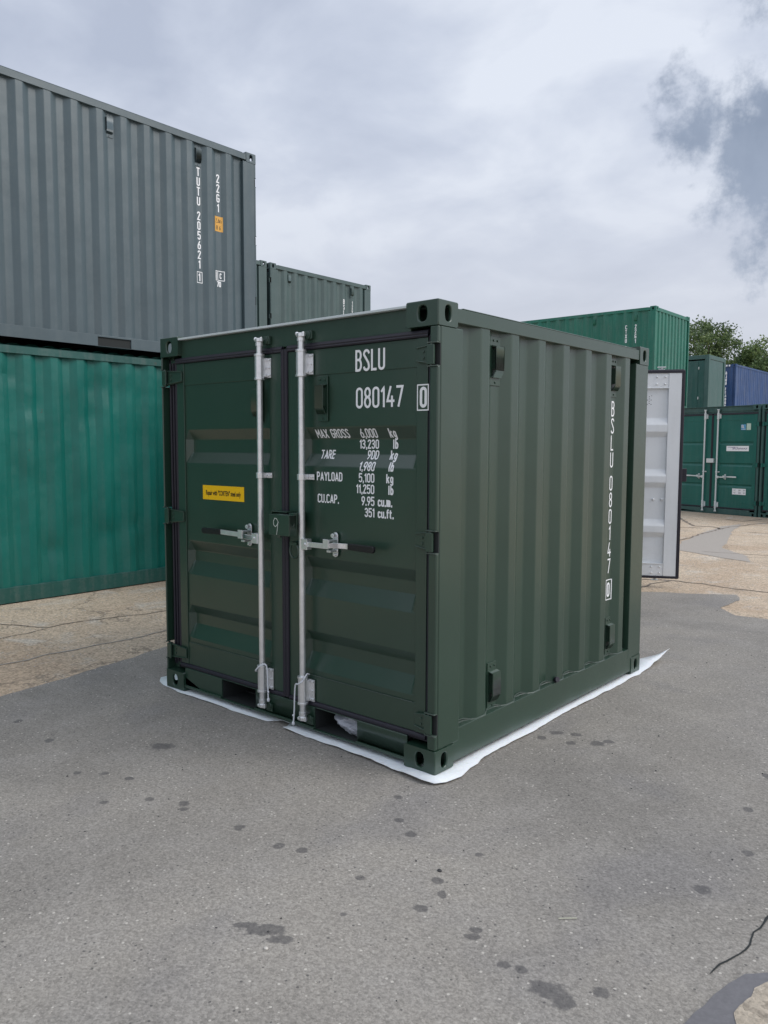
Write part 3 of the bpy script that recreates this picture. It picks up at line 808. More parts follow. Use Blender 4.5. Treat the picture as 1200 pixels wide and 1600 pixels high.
def build_front(C, fmat, mat, detail=False, pockets=None, hz=(), centre=None, rods=None, recesses=None, rec_d=.036,
                stile=None, z_hand=None, zmid=None, leaf_z=None, open_right=None, barmat=None, boxmat=None, nolock=False, hdr=None):
    W, H, root = C.W, C.H, C.root
    cx = .185
    lz0, lz1 = leaf_z or (.195, H-.17)
    centre = centre if centre is not None else -W/2
    # header and sill
    mb = MB(); mb.box(-W+cx, -cx, .030, .09, H-.135, H-.026); mb.box(-W+.05, -.05, .045, .09, H-.175, H-.1352)
    mb.obj('door_header', fmat, root, bevel=.003)
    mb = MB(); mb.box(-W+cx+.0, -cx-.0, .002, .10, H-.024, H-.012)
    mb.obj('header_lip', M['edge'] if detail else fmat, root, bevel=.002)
    mb = MB(); pz1 = .150
    xs = [-W+cx-.03]
    for a, b in (pockets or []): xs += [a, b]
    xs.append(-cx+.03)
    for a, b in zip(xs[::2], xs[1::2]):
        mb.box(a if a > -W+.2 else -W+cx, b if b < -.2 else -cx, .018, .026, .030, pz1)
        mb.box(a if a > -W+.2 else -W+cx, b if b < -.2 else -cx, .006, .018, .030, .043)
    mb.box(-W+.06, -.06, .052, .10, pz1-.002, .178); mb.box(-W+cx, -cx, .0185, .0525, pz1-.002, pz1+.003)
    mb.box(-W+cx, -cx, .012, .10, .022, .030)
    mb.obj('door_sill', fmat, root, bevel=.0025)
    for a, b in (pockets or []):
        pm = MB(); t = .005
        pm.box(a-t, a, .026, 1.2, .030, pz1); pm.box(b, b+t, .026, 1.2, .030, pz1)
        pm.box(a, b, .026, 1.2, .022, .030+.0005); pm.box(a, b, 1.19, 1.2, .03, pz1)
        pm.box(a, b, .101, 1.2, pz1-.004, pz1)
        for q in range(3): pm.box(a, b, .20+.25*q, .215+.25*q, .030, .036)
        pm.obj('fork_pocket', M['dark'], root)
    yD = .025
    st_o, st_i = stile or (.06, .10)
    leaves = [('L', -W+(.138 if detail else .100), centre-.024), ('R', centre+.024, -.078)]
    recs = recesses
    # gaskets around the opening
    C.doors = {}
    for side, xa, xb in leaves:
        if side == 'R' and open_right == 'skip': continue
        so_, si = (xa+st_o*1.12, xb-st_i) if side == 'L' else (xa+st_i, xb-st_o)
        pz = [(lz0+.004, 0)]
        for a in recs:
            pz += [(a[3], 0), (a[2], rec_d), (a[1], rec_d), (a[0], 0)]
        pz.append((lz1-.004, 0)); pz = sorted(pz)
        fr = MB()
        fr.box(xa, so_, yD, yD+.045, lz0, lz1); fr.box(si, xb, yD, yD+.045, lz0, lz1)
        fr.box(so_+.0005, si-.0005, yD+.0045, yD+.045, lz1-.135, lz1); fr.box(so_+.0005, si-.0005, yD+.0045, yD+.045, lz0, lz0+.142)
        d = fr.obj('door', mat, root, bevel=.0025)
        C.doors[side] = d
        # slide the panel behind the top / bottom plates
        pz2 = [(z, dd) for z, dd in pz if lz0+.13 < z < lz1-.12]
        pz2 = [(lz0+.12, 0)]+pz2+[(lz1-.11, 0)]
        door_mesh(so_+.0005, si-.0005, pz2, yD+.009).obj('door_panel', mat, d, bevel=.004, flat=True)
        # weld line at bottom plate
        if detail:
            wl = MB(); wl.tube([(so_+.01, yD+.004, lz0+.144), (si-.02, yD+.004, lz0+.143)], .0022, n=5)
            wl.obj('weld_bead', M['green_weld'], d)
        g = MB()
        gy = yD-.004
        g.tube([(xa-.004, gy+.012, lz1+.020), (xb+.004, gy+.012, lz1+.020)], .017, n=8)
        g.tube([(xa-.004, gy+.002, lz1+.008), (xb+.004, gy+.002, lz1+.008)], .008, n=8)
        g.box(xa-.02 if side == 'L' else xa, xb if side == 'L' else xb+.02, yD+.012, yD+.05, lz1, lz1+.034)
        g.box(xa-.02 if side == 'L' else xa, xb if side == 'L' else xb+.02, yD+.004, yD+.026, lz0-.034, lz0)
        g.tube([(xa-.004, gy+.010, lz0-.015), (xb+.004, gy+.010, lz0-.015)], .0145, n=10)
        xo = xa-.010 if side == 'L' else xb+.010
        g.tube([(xo, gy+.014, lz0-.01), (xo, gy+.014, lz1+.01)], .010, n=8)
        if side == 'L' and detail:
            g.box(xa-.120, xa-.001, gy+.036, gy+.05, lz0-.034, lz1+.034)
            for q in (.032, .058, .088): g.tube([(xa-q, gy+.022, lz0-.01), (xa-q, gy+.022, lz1+.01)], .008, n=8)
        xc = xb+.012 if side == 'L' else xa-.012
        g.tube([(xc, gy+.003, lz0-.015), (xc, gy+.003, lz1+.015)], .0145, n=10)
        g.obj('door_gasket', M['rubber'], d, smooth=True)
        # hinges
        for z in hz:
            h = MB(); s = 1 if side == 'R' else -1
            X = (lambda x: x) if s > 0 else (lambda x: -W-x)
            tip, root_x = (-.205 if (side == 'L' and detail) else -.135), -.060
            q = [(X(tip), 0, z-.030), (X(root_x), 0, z-.045), (X(root_x), 0, z+.045), (X(tip), 0, z+.034)]
            h.prism(q, (0, yD-.012, 0), (0, yD-.001, 0))
            for zz_, w0 in ((z+.040, .008), (z-.040, .008)):
                q = [(X(tip), 0, zz_*1.0-(0.009 if zz_ > z else -.012)), (X(root_x), 0, zz_), (X(root_x), 0, zz_+.006), (X(tip), 0, zz_+.006-(0.009 if zz_ > z else -.012))]
                h.prism(q, (0, yD-.020, 0), (0, yD-.012, 0))
            h.box(min(X(-.064), X(-.022)), max(X(-.064), X(-.022)), -.006, .006, z-.046, z+.046)
            h.cyl((X(-.044), .006, z-hh_-.002), (X(-.044), .006, z+hh_+.002), .008, n=10)
            for zz_ in (z-.012, z+.016): h.cyl((X(-.095), yD-.012, zz_), (X(-.095), yD-.018, zz_), .007, n=8)
            h.obj('hinge', mat, d, bevel=.0025)
            sl_ = MB(); sl_.box(min(X(-.051), X(-.0035)), max(X(-.051), X(-.0035)), .019, .0255, z-hh_+.003, z+hh_-.003); sl_.obj('hinge_slot_shade', M['dark'], d)  # dark slab paints in the shade of the gap behind the knuckle
        # door vent
        if detail:
            vx = -.770 if side == 'R' else -1.283
            vent_mesh(lambda a, o, zc: Vector((a, yD+.004-o, zc)), vx, 1.822, h=.190, w=.062).obj('vent_cover', mat, d, bevel=.0015)
    if nolock: return
    # dark seals behind (opening backing)
    bars = []
    rx = rods or (centre-.165, centre+.165)
    zh = z_hand or H*.385
    zm = zmid or (H*.63,)
    bm_ = barmat or M['galv']
    for i, x in enumerate(rx):
        s = -1 if i == 0 else 1
        if i == 1 and open_right: continue
        bars.append(locking_bar(root, x, -.018, .105, H-.108, H, s, zh, x+s*.52, x+s*.145 if i == 0 else x+s*.212, x+s*.35, zm, bm_, detail))
    C.bars = bars
    # keepers on header and sill (painted plates behind the cams)
    for x in rx:
        for z in (H-.080, .082):
            kp = MB(); kp.cyl((x+.022, .004, z-.012 if z > 1 else z), (x+.022, .030 if z > 1 else .018, z-.012 if z > 1 else z), .022, n=14)
            kp.box(x-.004, x+.050, .010, .030 if z > 1 else .018, z-.032, z+.012)
            kp.obj('cam_keeper', fmat, root, bevel=.003)
hh_ = .052

# ================================================================== GROUND
gm = MB()
NG = 40
gm.v = [(-260+520*i/NG, -120+520*j/NG, 0) for j in range(NG+1) for i in range(NG+1)]
gm.f = [(j*(NG+1)+i, j*(NG+1)+i+1, (j+1)*(NG+1)+i+1, (j+1)*(NG+1)+i) for j in range(NG) for i in range(NG)]
tag(gm.obj('ground', M['concrete']), kind='structure')

def jag(pts, step, amp, seed=0):
    """densify an outline and roughen it"""
    out = []; n = len(pts)
    for i in range(n):
        a = Vector((*pts[i], 0)); b = Vector((*pts[(i+1) % n], 0)); L = (b-a).length; m = max(1, int(L/step))
        nrm = Vector((-(b-a).y, (b-a).x, 0)).normalized()
        for j in range(m):
            p = a.lerp(b, j/m)
            q = noise.noise(Vector((p.x*3+seed, p.y*3, seed)))*amp*1.6+noise.noise(Vector((p.x*17+seed, p.y*17, seed)))*amp
            p = p+nrm*q; out.append((p.x, p.y))
    return out
def flat_sheet(name, outline, z, mat, extra=(), attr=None):
    vs = [Vector(p) for p in outline]+[Vector(p) for p in extra]; n = len(outline)
    ed = [(i, (i+1) % n) for i in range(n)]
    v, e, fc, *_ = delaunay_2d_cdt(vs, ed, [], 1, 1e-5)
    me = bpy.data.meshes.new(name); me.from_pydata([(p.x, p.y, z) for p in v], [], [tuple(q) for q in fc]); me.update()
    if me.polygons and me.polygons[0].normal.z < 0: me.flip_normals()
    me.materials.append(mat)
    if attr:
        a = me.attributes.new('stain', 'FLOAT', 'POINT')
        a.data.foreach_set('value', [attr(p.x, p.y) for p in v])
    o = bpy.data.objects.new(name, me); COL.objects.link(o); return o

STAINS = [(-1.333,-.619,.064,.047),(-1.242,-1.007,.025,.02),(-.956,-1.169,.02,.017),(-1.345,-1.086,.019,.02),(-1.096,-.958,.021,.023),(-.833,-1.021,.022,.02),
 (-.679,-.946,.026,.026),(-.63,-.978,.02,.019),(-.32,-.925,.024,.028),(-.08,-.921,.023,.023),(.015,-.885,.025,.023),(.32,-.884,.019,.017),(.432,-1.088,.015,.013),
 (.232,-1.342,.050,.016),(.299,-1.321,.075,.030),(.377,-1.321,.045,.022),(-.001,-.273,.02,.02),(.144,-.441,.022,.023),(.258,-.504,.024,.024),(.559,-.459,.017,.015),
 (.548,-.71,.021,.026),(.613,-.775,.018,.024),(.611,-.894,.026,.023),(.823,-.869,.023,.017),(.831,-.907,.025,.017),(.984,-.959,.02,.02),(1.038,-.944,.019,.02),
 (1.123,-.977,.038,.031),(1.202,-.99,.038,.035),(1.16,-.969,.047,.034),(1.268,-.88,.024,.023),(1.305,-.139,.03,.031),(1.351,.239,.025,.024),(1.235,.638,.025,.027),
 (.123,.806,.028,.029),(.149,.93,.039,.03),(.24,.971,.032,.03),(.28,.843,.028,.029),(.39,.927,.041,.038),(.425,.993,.031,.029),(-2.434,-.958,.034,.037),
 (-2.283,-.941,.026,.029),(-1.857,-.966,.024,.03),(1.203,1.066,.022,.042)]
cdir = math.atan2(.65, .76)
def stain(x, y):
    best = 0
    for sx, sy, a, b in STAINS:
        dx, dy = x-sx, y-sy
        if abs(dx) > .3 or abs(dy) > .3: continue
        u = (dx*math.cos(cdir)+dy*math.sin(cdir))/a; v = (-dx*math.sin(cdir)+dy*math.cos(cdir))/b
        q = 1-math.sqrt(u*u+v*v)*.5
        best = max(best, q)
    return max(0, min(1, best))
out = jag([(-2.42,-6.5),(-2.55,-2.5),(-2.81,-.81),(-2.90,-.34),(-3.09,.59),(-3.25,2.0),(-3.45,4.6),(-2.4,5.15),(-1.234,5.426),(-.785,5.67),(-.395,5.93),(-.27,5.62),
           (-.30,5.12),(-.069,4.83),(.208,4.85),(1.1,4.95),(3.0,5.3),(7.5,5.6),(8,-6.5)], .06, .018)
ex = []
for i in range(44):
    for j in range(50): ex.append((-2.3+i*.22+random.uniform(-.03, .03), -6.2+j*.22+random.uniform(-.03, .03)))
for sx, sy, a, b in STAINS:
    n = 9; rad = max(a, b)*2.1
    for i in range(-n, n+1):
        for j in range(-n, n+1):
            if i*i+j*j <= n*n: ex.append((sx+rad*i/n+random.uniform(-.001, .001), sy+rad*j/n+random.uniform(-.001, .001)))
ins = [p for p in ex if not (-2.2 < p[0] < 8 and p[1] > 4.6) and p[1] < 4.6 and p[0] > -2.35]
asph = flat_sheet('asphalt', out, .004, M['asphalt'], ins, stain)
tag(asph, kind='structure')
tp = flat_sheet('tarmac_patch', jag([(-2.42,9.3),(-2.62,10.6),(-2.78,11.9),(-2.93,13.4),(-2.80,14.4),(-2.45,12.5),(-2.05,11.04),(-1.80,9.96),(-1.2,9.2),(-1.0,8.6)], .12, .03, 3), .004, M['tarpatch'])
tag(tp, kind='structure')
cp = flat_sheet('concrete_patch', jag([(1.632,-.50),(1.615,-.53),(1.600,-.575),(1.603,-.62),(1.585,-.68),(1.588,-.72),(1.63,-.80),(1.75,-1.1),(2.6,-1.3),(2.6,-.2),(1.80,-.30)], .012, .006, 5), .0085, M['concrete2'])
tag(cp, kind='structure')
wp = flat_sheet('damp_patch', jag([(1.50,-.86),(1.515,-.72),(1.535,-.60),(1.56,-.52),(1.61,-.47),(1.70,-.42),(1.70,-1.2),(1.56,-1.1)], .015, .006, 9), .0065, M['wet'])
tag(wp, kind='structure')
def crack(name, pts, wd, z, mat=None, seed=0):
    P = [Vector((*p, 0)) for p in pts]; path = []
    for a, b in zip(P, P[1:]):
        m = max(2, int((b-a).length/.05))
        path += [a.lerp(b, i/m) for i in range(m)]
    path.append(P[-1]); mb = MB(); n = len(path)
    for i, p in enumerate(path):
        t = (path[min(n-1, i+1)]-path[max(0, i-1)]).normalized(); nr = Vector((-t.y, t.x, 0))
        o = nr*noise.noise(Vector((p.x*5+seed, p.y*5, 1)))*.05+nr*noise.noise(Vector((p.x*21+seed, p.y*21, 1)))*.012
        k = wd*(.55+.9*abs(noise.noise(Vector((p.x*9, p.y*9, seed+4)))))*(.15 if i in (0, n-1) else 1)
        mb.v += [tuple(p+o+nr*k+Vector((0, 0, z))), tuple(p+o-nr*k+Vector((0, 0, z)))]
    mb.f = [(2*i, 2*i+1, 2*i+3, 2*i+2) for i in range(n-1)]
    return tag(mb.obj(name, mat or M['crack'], weld=False), kind='structure')
crack('ground_crack', [(-4.75,-1.6),(-4.9,.11),(-4.42,.31),(-4.48,.48),(-4.27,1.39),(-4.2,3.2)], .011, .004, seed=1)
crack('ground_crack', [(-4.30,-1.5),(-4.36,-.13),(-4.37,.09),(-4.42,.31)], .008, .0045, seed=2)
crack('ground_crack', [(-3.55,-1.8),(-3.55,-.49),(-3.58,-.09),(-3.53,.54),(-3.59,.93),(-3.6,3.0)], .016, .004, M['tarpatch'], seed=3)
crack('ground_crack', [(-1.95,6.15),(-1.57,6.25),(-1.27,6.4),(-.65,6.33),(-.18,6.31),(.6,6.28),(2.5,6.2)], .020, .004, seed=4)
crack('ground_crack', [(-1.30,5.42),(-1.36,6.0),(-1.27,6.4)], .016, .0045, seed=5)
crack('ground_crack', [(-4.3,14.9),(-3.9,14.1),(-3.38,13.2),(-3.05,13.3),(-2.75,12.9)], .035, .004, seed=6)
crack('ground_crack', [(-3.9,13.6),(-3.52,12.72),(-3.1,12.9)], .022, .0045, seed=7)
crack('ground_crack', [(-2.42,9.3),(-2.69,10.46),(-2.75,11.77),(-2.78,13.28),(-2.63,14.24),(-2.4,15.0)], .028, .0050, seed=8)
crack('ground_crack', [(-3.4,15.2),(-2.95,14.9),(-2.75,15.9)], .03, .0045, seed=9)
crack('ground_crack', [(-1.9,9.3),(-1.0,9.5),(.2,9.4),(1.5,9.5)], .018, .0050, seed=10)
crack('ground_crack', [(-2.2,12.6),(-1.4,12.9),(-.6,12.5)], .02, .0045, seed=11)
crack('asphalt_crack', [(1.57,-.10),(1.552,-.18),(1.550,-.25),(1.540,-.33),(1.540,-.40),(1.528,-.47),(1.515,-.53),(1.505,-.60)], .0045, .0062, M['dark'], seed=12)

# grit and pebbles --------------------------------------------------
def scatter(name, n, mat, rng, smin, smax, z, seed):
    rd = random.Random(seed); mb = MB()
    for _ in range(n):
        x, y = rng(rd); s = rd.uniform(smin, smax)
        R3 = Matrix.Rotation(rd.uniform(0, 6.28), 3, 'Z')
        vs = []
        for q in ((1,0,0),(0,1,0),(-1,0,0),(0,-1,0),(0,0,.8),(0,0,-.8)):
            v = R3 @ (Vector(q)*s*rd.uniform(.6, 1.15)); vs.append((x+v.x, y+v.y, z+max(v.z, -.2*s)+s*.2))
        mb.add(vs, [(0,1,4),(1,2,4),(2,3,4),(3,0,4),(1,0,5),(2,1,5),(3,2,5),(0,3,5)])
    return mb.obj(name, mat, weld=False)
def near(rd):
    while True:
        x = rd.uniform(-2.6, 2.1); y = rd.uniform(-2.3, 5.2)
        if x > 1.5 and y < -1: continue
        if -2.25 < x < .1 and -.1 < y < 2.6: continue
        return x, y
tag(scatter('loose_grit', 750, M['pebble'], near, .0018, .0048, .004, 3), 'pale specks of loose grit lying on the grey asphalt', 'grit', kind='stuff')
tag(scatter('dark_grit', 260, M['bits'], near, .002, .0065, .004, 5), 'dark specks of grit lying on the grey asphalt', 'grit', kind='stuff')
def farc(rd):
    while True:
        x = rd.uniform(-5.5, 2.5); y = rd.uniform(-1.5, 9)
        if x > -3.3 and y < 5.6: continue
        return x, y
tag(scatter('gravel', 3800, M['pebble'], farc, .003, .010, .0, 8), 'small loose stones on the pale concrete yard', 'gravel', kind='stuff')
def edgeg(rd):
    k_ = rd.randrange(60, len(out)-260); a, b = out[k_]; return a+rd.gauss(0, .035), b+rd.gauss(0, .035)
tag(scatter('edge_gravel', 1600, M['pebble'], edgeg, .002, .007, .004, 15), 'small loose stones strewn along the edge of the asphalt', 'gravel', kind='stuff')
mb = MB(); mb.tube([(1.000,-.640,.008), (1.022,-.622,.010), (1.045,-.598,.008)], .0016, n=5)
tag(mb.obj('straw_stalk', M['straw']), 'thin pale stalk lying alone on the asphalt right of centre', 'stalk')
for (x, y, s, lb) in ((.375,-1.385,.0085,'small white pebble on the asphalt below the long dark stain'),
                      (.515,-.655,.010,'dark flake on the asphalt below the near corner of the green container')):
    mb = MB(); mb.sphere((x, y, .006), s, 8, 5, (1, .8, .55))
    tag(mb.obj('pebble' if 'white' in lb else 'flake', M['pebble'] if 'white' in lb else M['bits'], smooth=True), lb, 'pebble' if 'white' in lb else 'flake')

# ================================================================== MAIN CONTAINER
H, Wd, Ln = 2.26, 2.2, 2.42
RECS = [(1.685, 1.624, 1.545, 1.478), (.990, .927, .862, .780), (.580, .524, .457, .371)]
main = container('shipping_container', 'dark green short container with galvanised locking bars, standing on a white plastic sheet', 'shipping container', None,
    (0, 0, .012), 0, Ln, Wd, H-.012, M['green'], pitch=.2815, first=.442, depth=.037, inset=.010,
    cs=(.190, .153, .118), rails=(.185, .022, .080), weld=True, bev=.004, doors='detail', end_pitch=.24,
    vents=[('R', .545, 2.010), ('R', 1.958, 2.020), ('R', .560, .312), ('R', 2.010-.035, .322), ('L', .545, 2.0), ('L', 1.958, 2.0)],
    pockets=[(-1.64, -1.325), (-.833, -.520)], z_hinge=[.245, 1.125, 1.998],
    doorkw=dict(centre=-1.060, rods=(-1.222, -.888), recesses=[tuple(z-.012 for z in r_) for r_ in RECS], stile=(.066, .105), z_hand=1.052, zmid=(1.409,), leaf_z=(.180, 2.082)),
    nz=1)
root = main.root
yD = .025
def door_surface(z):      # depth of the pressed sheet behind the door face at container height z
    for a in RECS:
        a0, a1, a2, a3 = [q-.012 for q in a]
        if a3 < z < a0:
            if z > a1: return .009+.036*(a0-z)/(a0-a1)
            if z > a2: return .009+.036
            return .009+.036*(z-a3)/(a2-a3)
    return .0045 if z > 1.947 else .009
def PD(x, z, lay): return Vector((x, yD+door_surface(z)-.0012-.00012*lay, z))
def PF(x, z, lay): return Vector((x, yD-.0010-.00012*lay, z))
dz = -.012
dR = main.doors['R']
mb = MB(); write(mb, 'BSLU', -.541, 1.960+dz, .108, PD, gap=.21); mb.obj('lettering', M['print'], dR, weld=False)
mb = MB(); write(mb, '080147', -.541, 1.776+dz, .105, PD, gap=.20, sx=1.10); mb.obj('lettering', M['print'], dR, weld=False)
mb = MB(); write(mb, '0', -.1245, 1.768+dz, .098, PF, stroke=.15); boxline(mb, -.138, -.074, 1.757+dz, 1.875+dz, .006, PF); mb.obj('lettering', M['print'], dR, weld=False)
hs = .0475
rows = [(1.628, 'MAX GROSS', -.846, '6,000', 'kg'), (1.573, None, 0, '13,230', 'lb'), (1.519, 'TARE', -.822, '900', 'kg'), (1.461, None, 0, '1,980', 'lb'),
        (1.403, 'PAYLOAD', -.824, '5,100', 'kg'), (1.346, None, 0, '11,250', 'lb'), (1.286, 'CU.CAP.', -.818, '9.95', 'cu.m.'), (1.228, None, 0, '351', 'cu.ft.')]
for z, a, xa, b_, c_ in rows:
    mb = MB()
    if a:
        mb = MB(); write(mb, a, xa, z+dz, hs, PD, gap=.19, sx=1.25, stroke=.15, mx=.006)
        mb.obj('lettering', M['print'], dR, weld=False)
    mb = MB(); write(mb, b_, -.412, z+dz, hs, PD, gap=.19, align='r', sx=1.22, stroke=.15, mx=.006)
    mb.obj('lettering', M['print'], dR, weld=False); mb = MB()
    if c_.startswith('cu'): write(mb, c_, -.393, z+dz, hs, PD, gap=.22, stroke=.17, sx=1.12, mx=.006)
    else: write(mb, c_, -.338 if c_ == 'kg' else -.325, z+dz, hs, PD, gap=.24, stroke=.17, sx=1.2, mx=.006)
    mb.obj('lettering', M['print'], dR, weld=False)
# yellow sticker on the left leaf
dL = main.doors['L']
mb = MB(); mb.box(-1.8205, -1.428, yD+.0075, yD+.0088, 1.258+dz, 1.345+dz)
stk = mb.obj('sticker', M['yellow'], dL)
def bfont(txt, size, mat, name, parent, loc, rot, sx=1.0, bold=0.0):
    cu = bpy.data.curves.new(name, 'FONT'); cu.body = txt; cu.size = size; cu.align_x = 'CENTER'; cu.align_y = 'CENTER'; cu.offset = bold; cu.fill_mode = 'FRONT'
    cu.resolution_u = 3
    t = bpy.data.objects.new('t', cu); COL.objects.link(t)
    bpy.context.view_layer.update()
    me = bpy.data.meshes.new_from_object(t.evaluated_get(bpy.context.evaluated_depsgraph_get()))
    bpy.data.objects.remove(t); me.materials.clear(); me.materials.append(mat)
    o = bpy.data.objects.new(name, me); COL.objects.link(o); o.parent = parent
    o.location = loc; o.rotation_euler = rot; o.scale = (sx, 1, 1)
    return o
tx = bfont('Repair with "CORTEN" steel only', .040, M['blacktext'], 'lettering', dL, (-1.624, yD+.0068, 1.299+dz), (PI/2, 0, 0), sx=.60, bold=.0011)
# lock box, bracket, ring
lb = MB()
lb.box(-1.062, -.902, -.098, -.094, 1.094, 1.206)
lb.box(-1.062, -.902, -.094, -.045, 1.202, 1.206); lb.box(-1.062, -1.058, -.094, -.045, 1.094, 1.202); lb.box(-.906, -.902, -.094, -.045, 1.094, 1.202)
lb.box(-.905, -.945, -.060, .022, 1.150, 1.216); lb.box(-.950, -.900, -.045, -.041, 1.10, 1.214)
lbo = lb.obj('lock_box', M['green'], root, bevel=.004)
lb = MB(); lb.box(-1.112, -.985, -.040, .022, 1.212, 1.218); lb.box(-1.112, -1.106, -.040, .022, 1.085, 1.212); lb.box(-1.10, -.99, -.052, -.046, 1.10, 1.20)
lb.cyl((-1.010, -.07, 1.094), (-1.010, -.07, 1.078), .012, n=10)
lb.obj('lock_box_bracket', M['green'], lbo, bevel=.002)
mb = MB(); nine = [(-.985,1.165),(-1.000,1.184),(-1.014,1.186),(-1.024,1.170),(-1.023,1.150),(-1.010,1.140),(-.998,1.148),(-.986,1.166),(-.988,1.168),(-.992,1.140),(-1.000,1.098)]
ribbon(mb, nine, .0036, lambda x, z, l: Vector((x, -.0992, z)), mx=.01); mb.obj('chalk_mark', M['chalk'], lbo, weld=False)
mb = MB(); mb.tube([(-.9008, -.075+.012*math.cos(a), 1.160+.014*math.sin(a)) for a in [PI+PI*i/8 for i in range(9)]], .002, n=5); mb.obj('key_slot', M['green_weld'], lbo)
mb = MB()
ringp = [(-.955+.033*math.cos(a), -.012, 1.006+.040*math.sin(a)) for a in [math.radians(118+304*i/18) for i in range(19)]]
mb.tube(ringp, .0065, n=8); mb.box(-.985, -.930, -.020, .024, 1.036, 1.052); mb.obj('padlock_ring', M['green'], root, smooth=True)

# side lettering, stacked letters on an inner flat
def PS(C, side='R', off=.0012):
    F = C.F[side]; sg = 1 if side == 'R' else -1
    return lambda u, z, lay: F(u*sg, -C.inset-prof_d(C.prof, u*sg)+off+.00015*lay, z)
P = PS(main)
mb = MB(); vertical_text(mb, 'BSLU', 1.966, 1.871, .100, .1105, P, sx=1.12, stroke=.105); mb.obj('lettering', M['print'], root, weld=False)
mb = MB(); vertical_text(mb, '080147', 1.966, 1.386, .098, .1095, P, sx=1.12, stroke=.105); mb.obj('lettering', M['print'], root, weld=False)
mb = MB(); write(mb, '0', 1.966-.022, .582, .098, P, stroke=.15); boxline(mb, 1.933, 2.001, .565, .697, .006, P); mb.obj('lettering', M['print'], root, weld=False)
# drain plug on rail
mb = MB(); mb.cyl((-.012, 1.205, .20), (.004, 1.20, .205), .016, n=12); mb.obj('drain_plug', M['rubber'], root, smooth=True)

# strings tied to the bars
def cord(name, pts, label):
    P2 = []
    for i in range(len(pts)-1):
        p0, p1, p2, p3 = [Vector(pts[max(0, min(len(pts)-1, q))]) for q in (i-1, i, i+1, i+2)]
        for j in range(6):
            t = j/6
            P2.append(.5*((2*p1)+(-p0+p2)*t+(2*p0-5*p1+4*p2-p3)*t*t+(-p0+3*p1-3*p2+p3)*t**3))
    P2.append(Vector(pts[-1])); mb = MB(); mb.tube(P2, .0042, n=7)
    e = Vector(pts[-1]); mb.sphere(e, .0085, 8, 6, (1, 1, 1.5)); mb.sphere(e+Vector((0, 0, .045)), .0062, 7, 5)
    return tag(mb.obj(name, M['string'], smooth=True), label, 'cord')
x = -1.222
cord('cord', [(x-.030, .004, .305), (x-.036, -.030, .296), (x-.012, -.056, .312), (x+.020, -.048, .342), (x+.044, -.034, .350), (x+.056, -.030, .320), (x+.060, -.030, .24), (x+.066, -.032, .148)], 'white cord looped round the foot of the left locking bar, short end')
x = -.888
cord('cord', [(x+.030, .002, .345), (x+.044, -.028, .356), (x+.034, -.050, .322), (x+.004, -.056, .300), (x-.030, -.044, .286), (x-.046, -.036, .22), (x-.050, -.036, .13), (x-.058, -.036, .062)], 'white cord looped round the foot of the right locking bar, hanging down to the sill')
# crumpled bag in the right pocket
bm = bmesh.new(); bmesh.ops.create_icosphere(bm, subdivisions=4, radius=1)
for v in bm.verts:
    p = v.co.copy(); n_ = noise.noise(p*1.7)*.30+abs(noise.noise(p*4.1+Vector((3, 1, 2))))*.22
    q = p*(1+n_)
    v.co = Vector((q.x*.125, q.y*.09, q.z*.058))
me = bpy.data.meshes.new('plastic_bag'); bm.to_mesh(me); bm.free(); me.materials.append(M['bag'])
bag = bpy.data.objects.new('plastic_bag', me); COL.objects.link(bag); bag.location = (-.615, .135, .108)
tag(bag, 'crumpled translucent plastic bag stuffed in the right fork pocket of the dark green container', 'plastic bag')

# plastic sheet -------------------------------------------------------
sh = [(-2.40,.094),(-2.33,.035),(-2.238,.000),(-2.0,-.028),(-1.75,-.020),(-1.5,-.026),(-1.30,-.018),(-1.20,-.012),(-1.14,.06),(-1.07,.055),(-1.034,-.030),(-.85,-.040),(-.6,-.038),(-.437,-.046),
      (-.25,-.060),(-.01,-.090),(.050,-.070),(.082,-.020),(.096,.08),(.082,.189),(.058,.34),(.046,.513),(.052,.8),(.040,1.1),(.034,1.409),(.046,1.8),(.042,2.181),(.035,2.4),(.030,2.60),(.045,2.86),(.010,2.80),(-.10,2.66),(-.4,2.62),(-.9,2.60),(-1.6,2.60),(-2.4,2.62),(-2.44,1.4)]
so_ = jag(sh, .035, .006, 2)
exs = [(-2.38+i*.06, .02+j*.06) for i in range(41) for j in range(44)]
sheet = flat_sheet('plastic_sheet', so_, .008, M['sheet'], [q for q in exs if -2.3 < q[0] < 0.0 and .06 < q[1] < 2.55 and not (-1.2 < q[0] < -1.0 and q[1] < .15)])
for v in sheet.data.vertices:
    x, y = v.co.x, v.co.y
    ex_ = max(0, x-.0, -.0-y) if (x > .0 or y < .0) else 0
    lift = min(1, ex_/.05)
    v.co.z += lift*(.010+.014*noise.noise(Vector((x*4.5, y*4.5, 2)))+.005*noise.noise(Vector((x*13, y*13, 7))))
    if y > 2.43: v.co.z += (y-2.43)*.06*(1 if x > -.3 else .3)+.006*noise.noise(Vector((x*9, y*9, 5)))
    if y > 2.55 and x > -.15: v.co.z += (y-2.55)*.16*max(0, (x+.15)/.2)
for p_ in sheet.data.polygons: p_.use_smooth = True
md = sheet.modifiers.new('thickness', 'SOLIDIFY'); md.thickness = .0015; md.offset = -1
tag(sheet, 'white plastic sheet with wavy edges spread on the asphalt beneath the dark green container', 'plastic sheet')

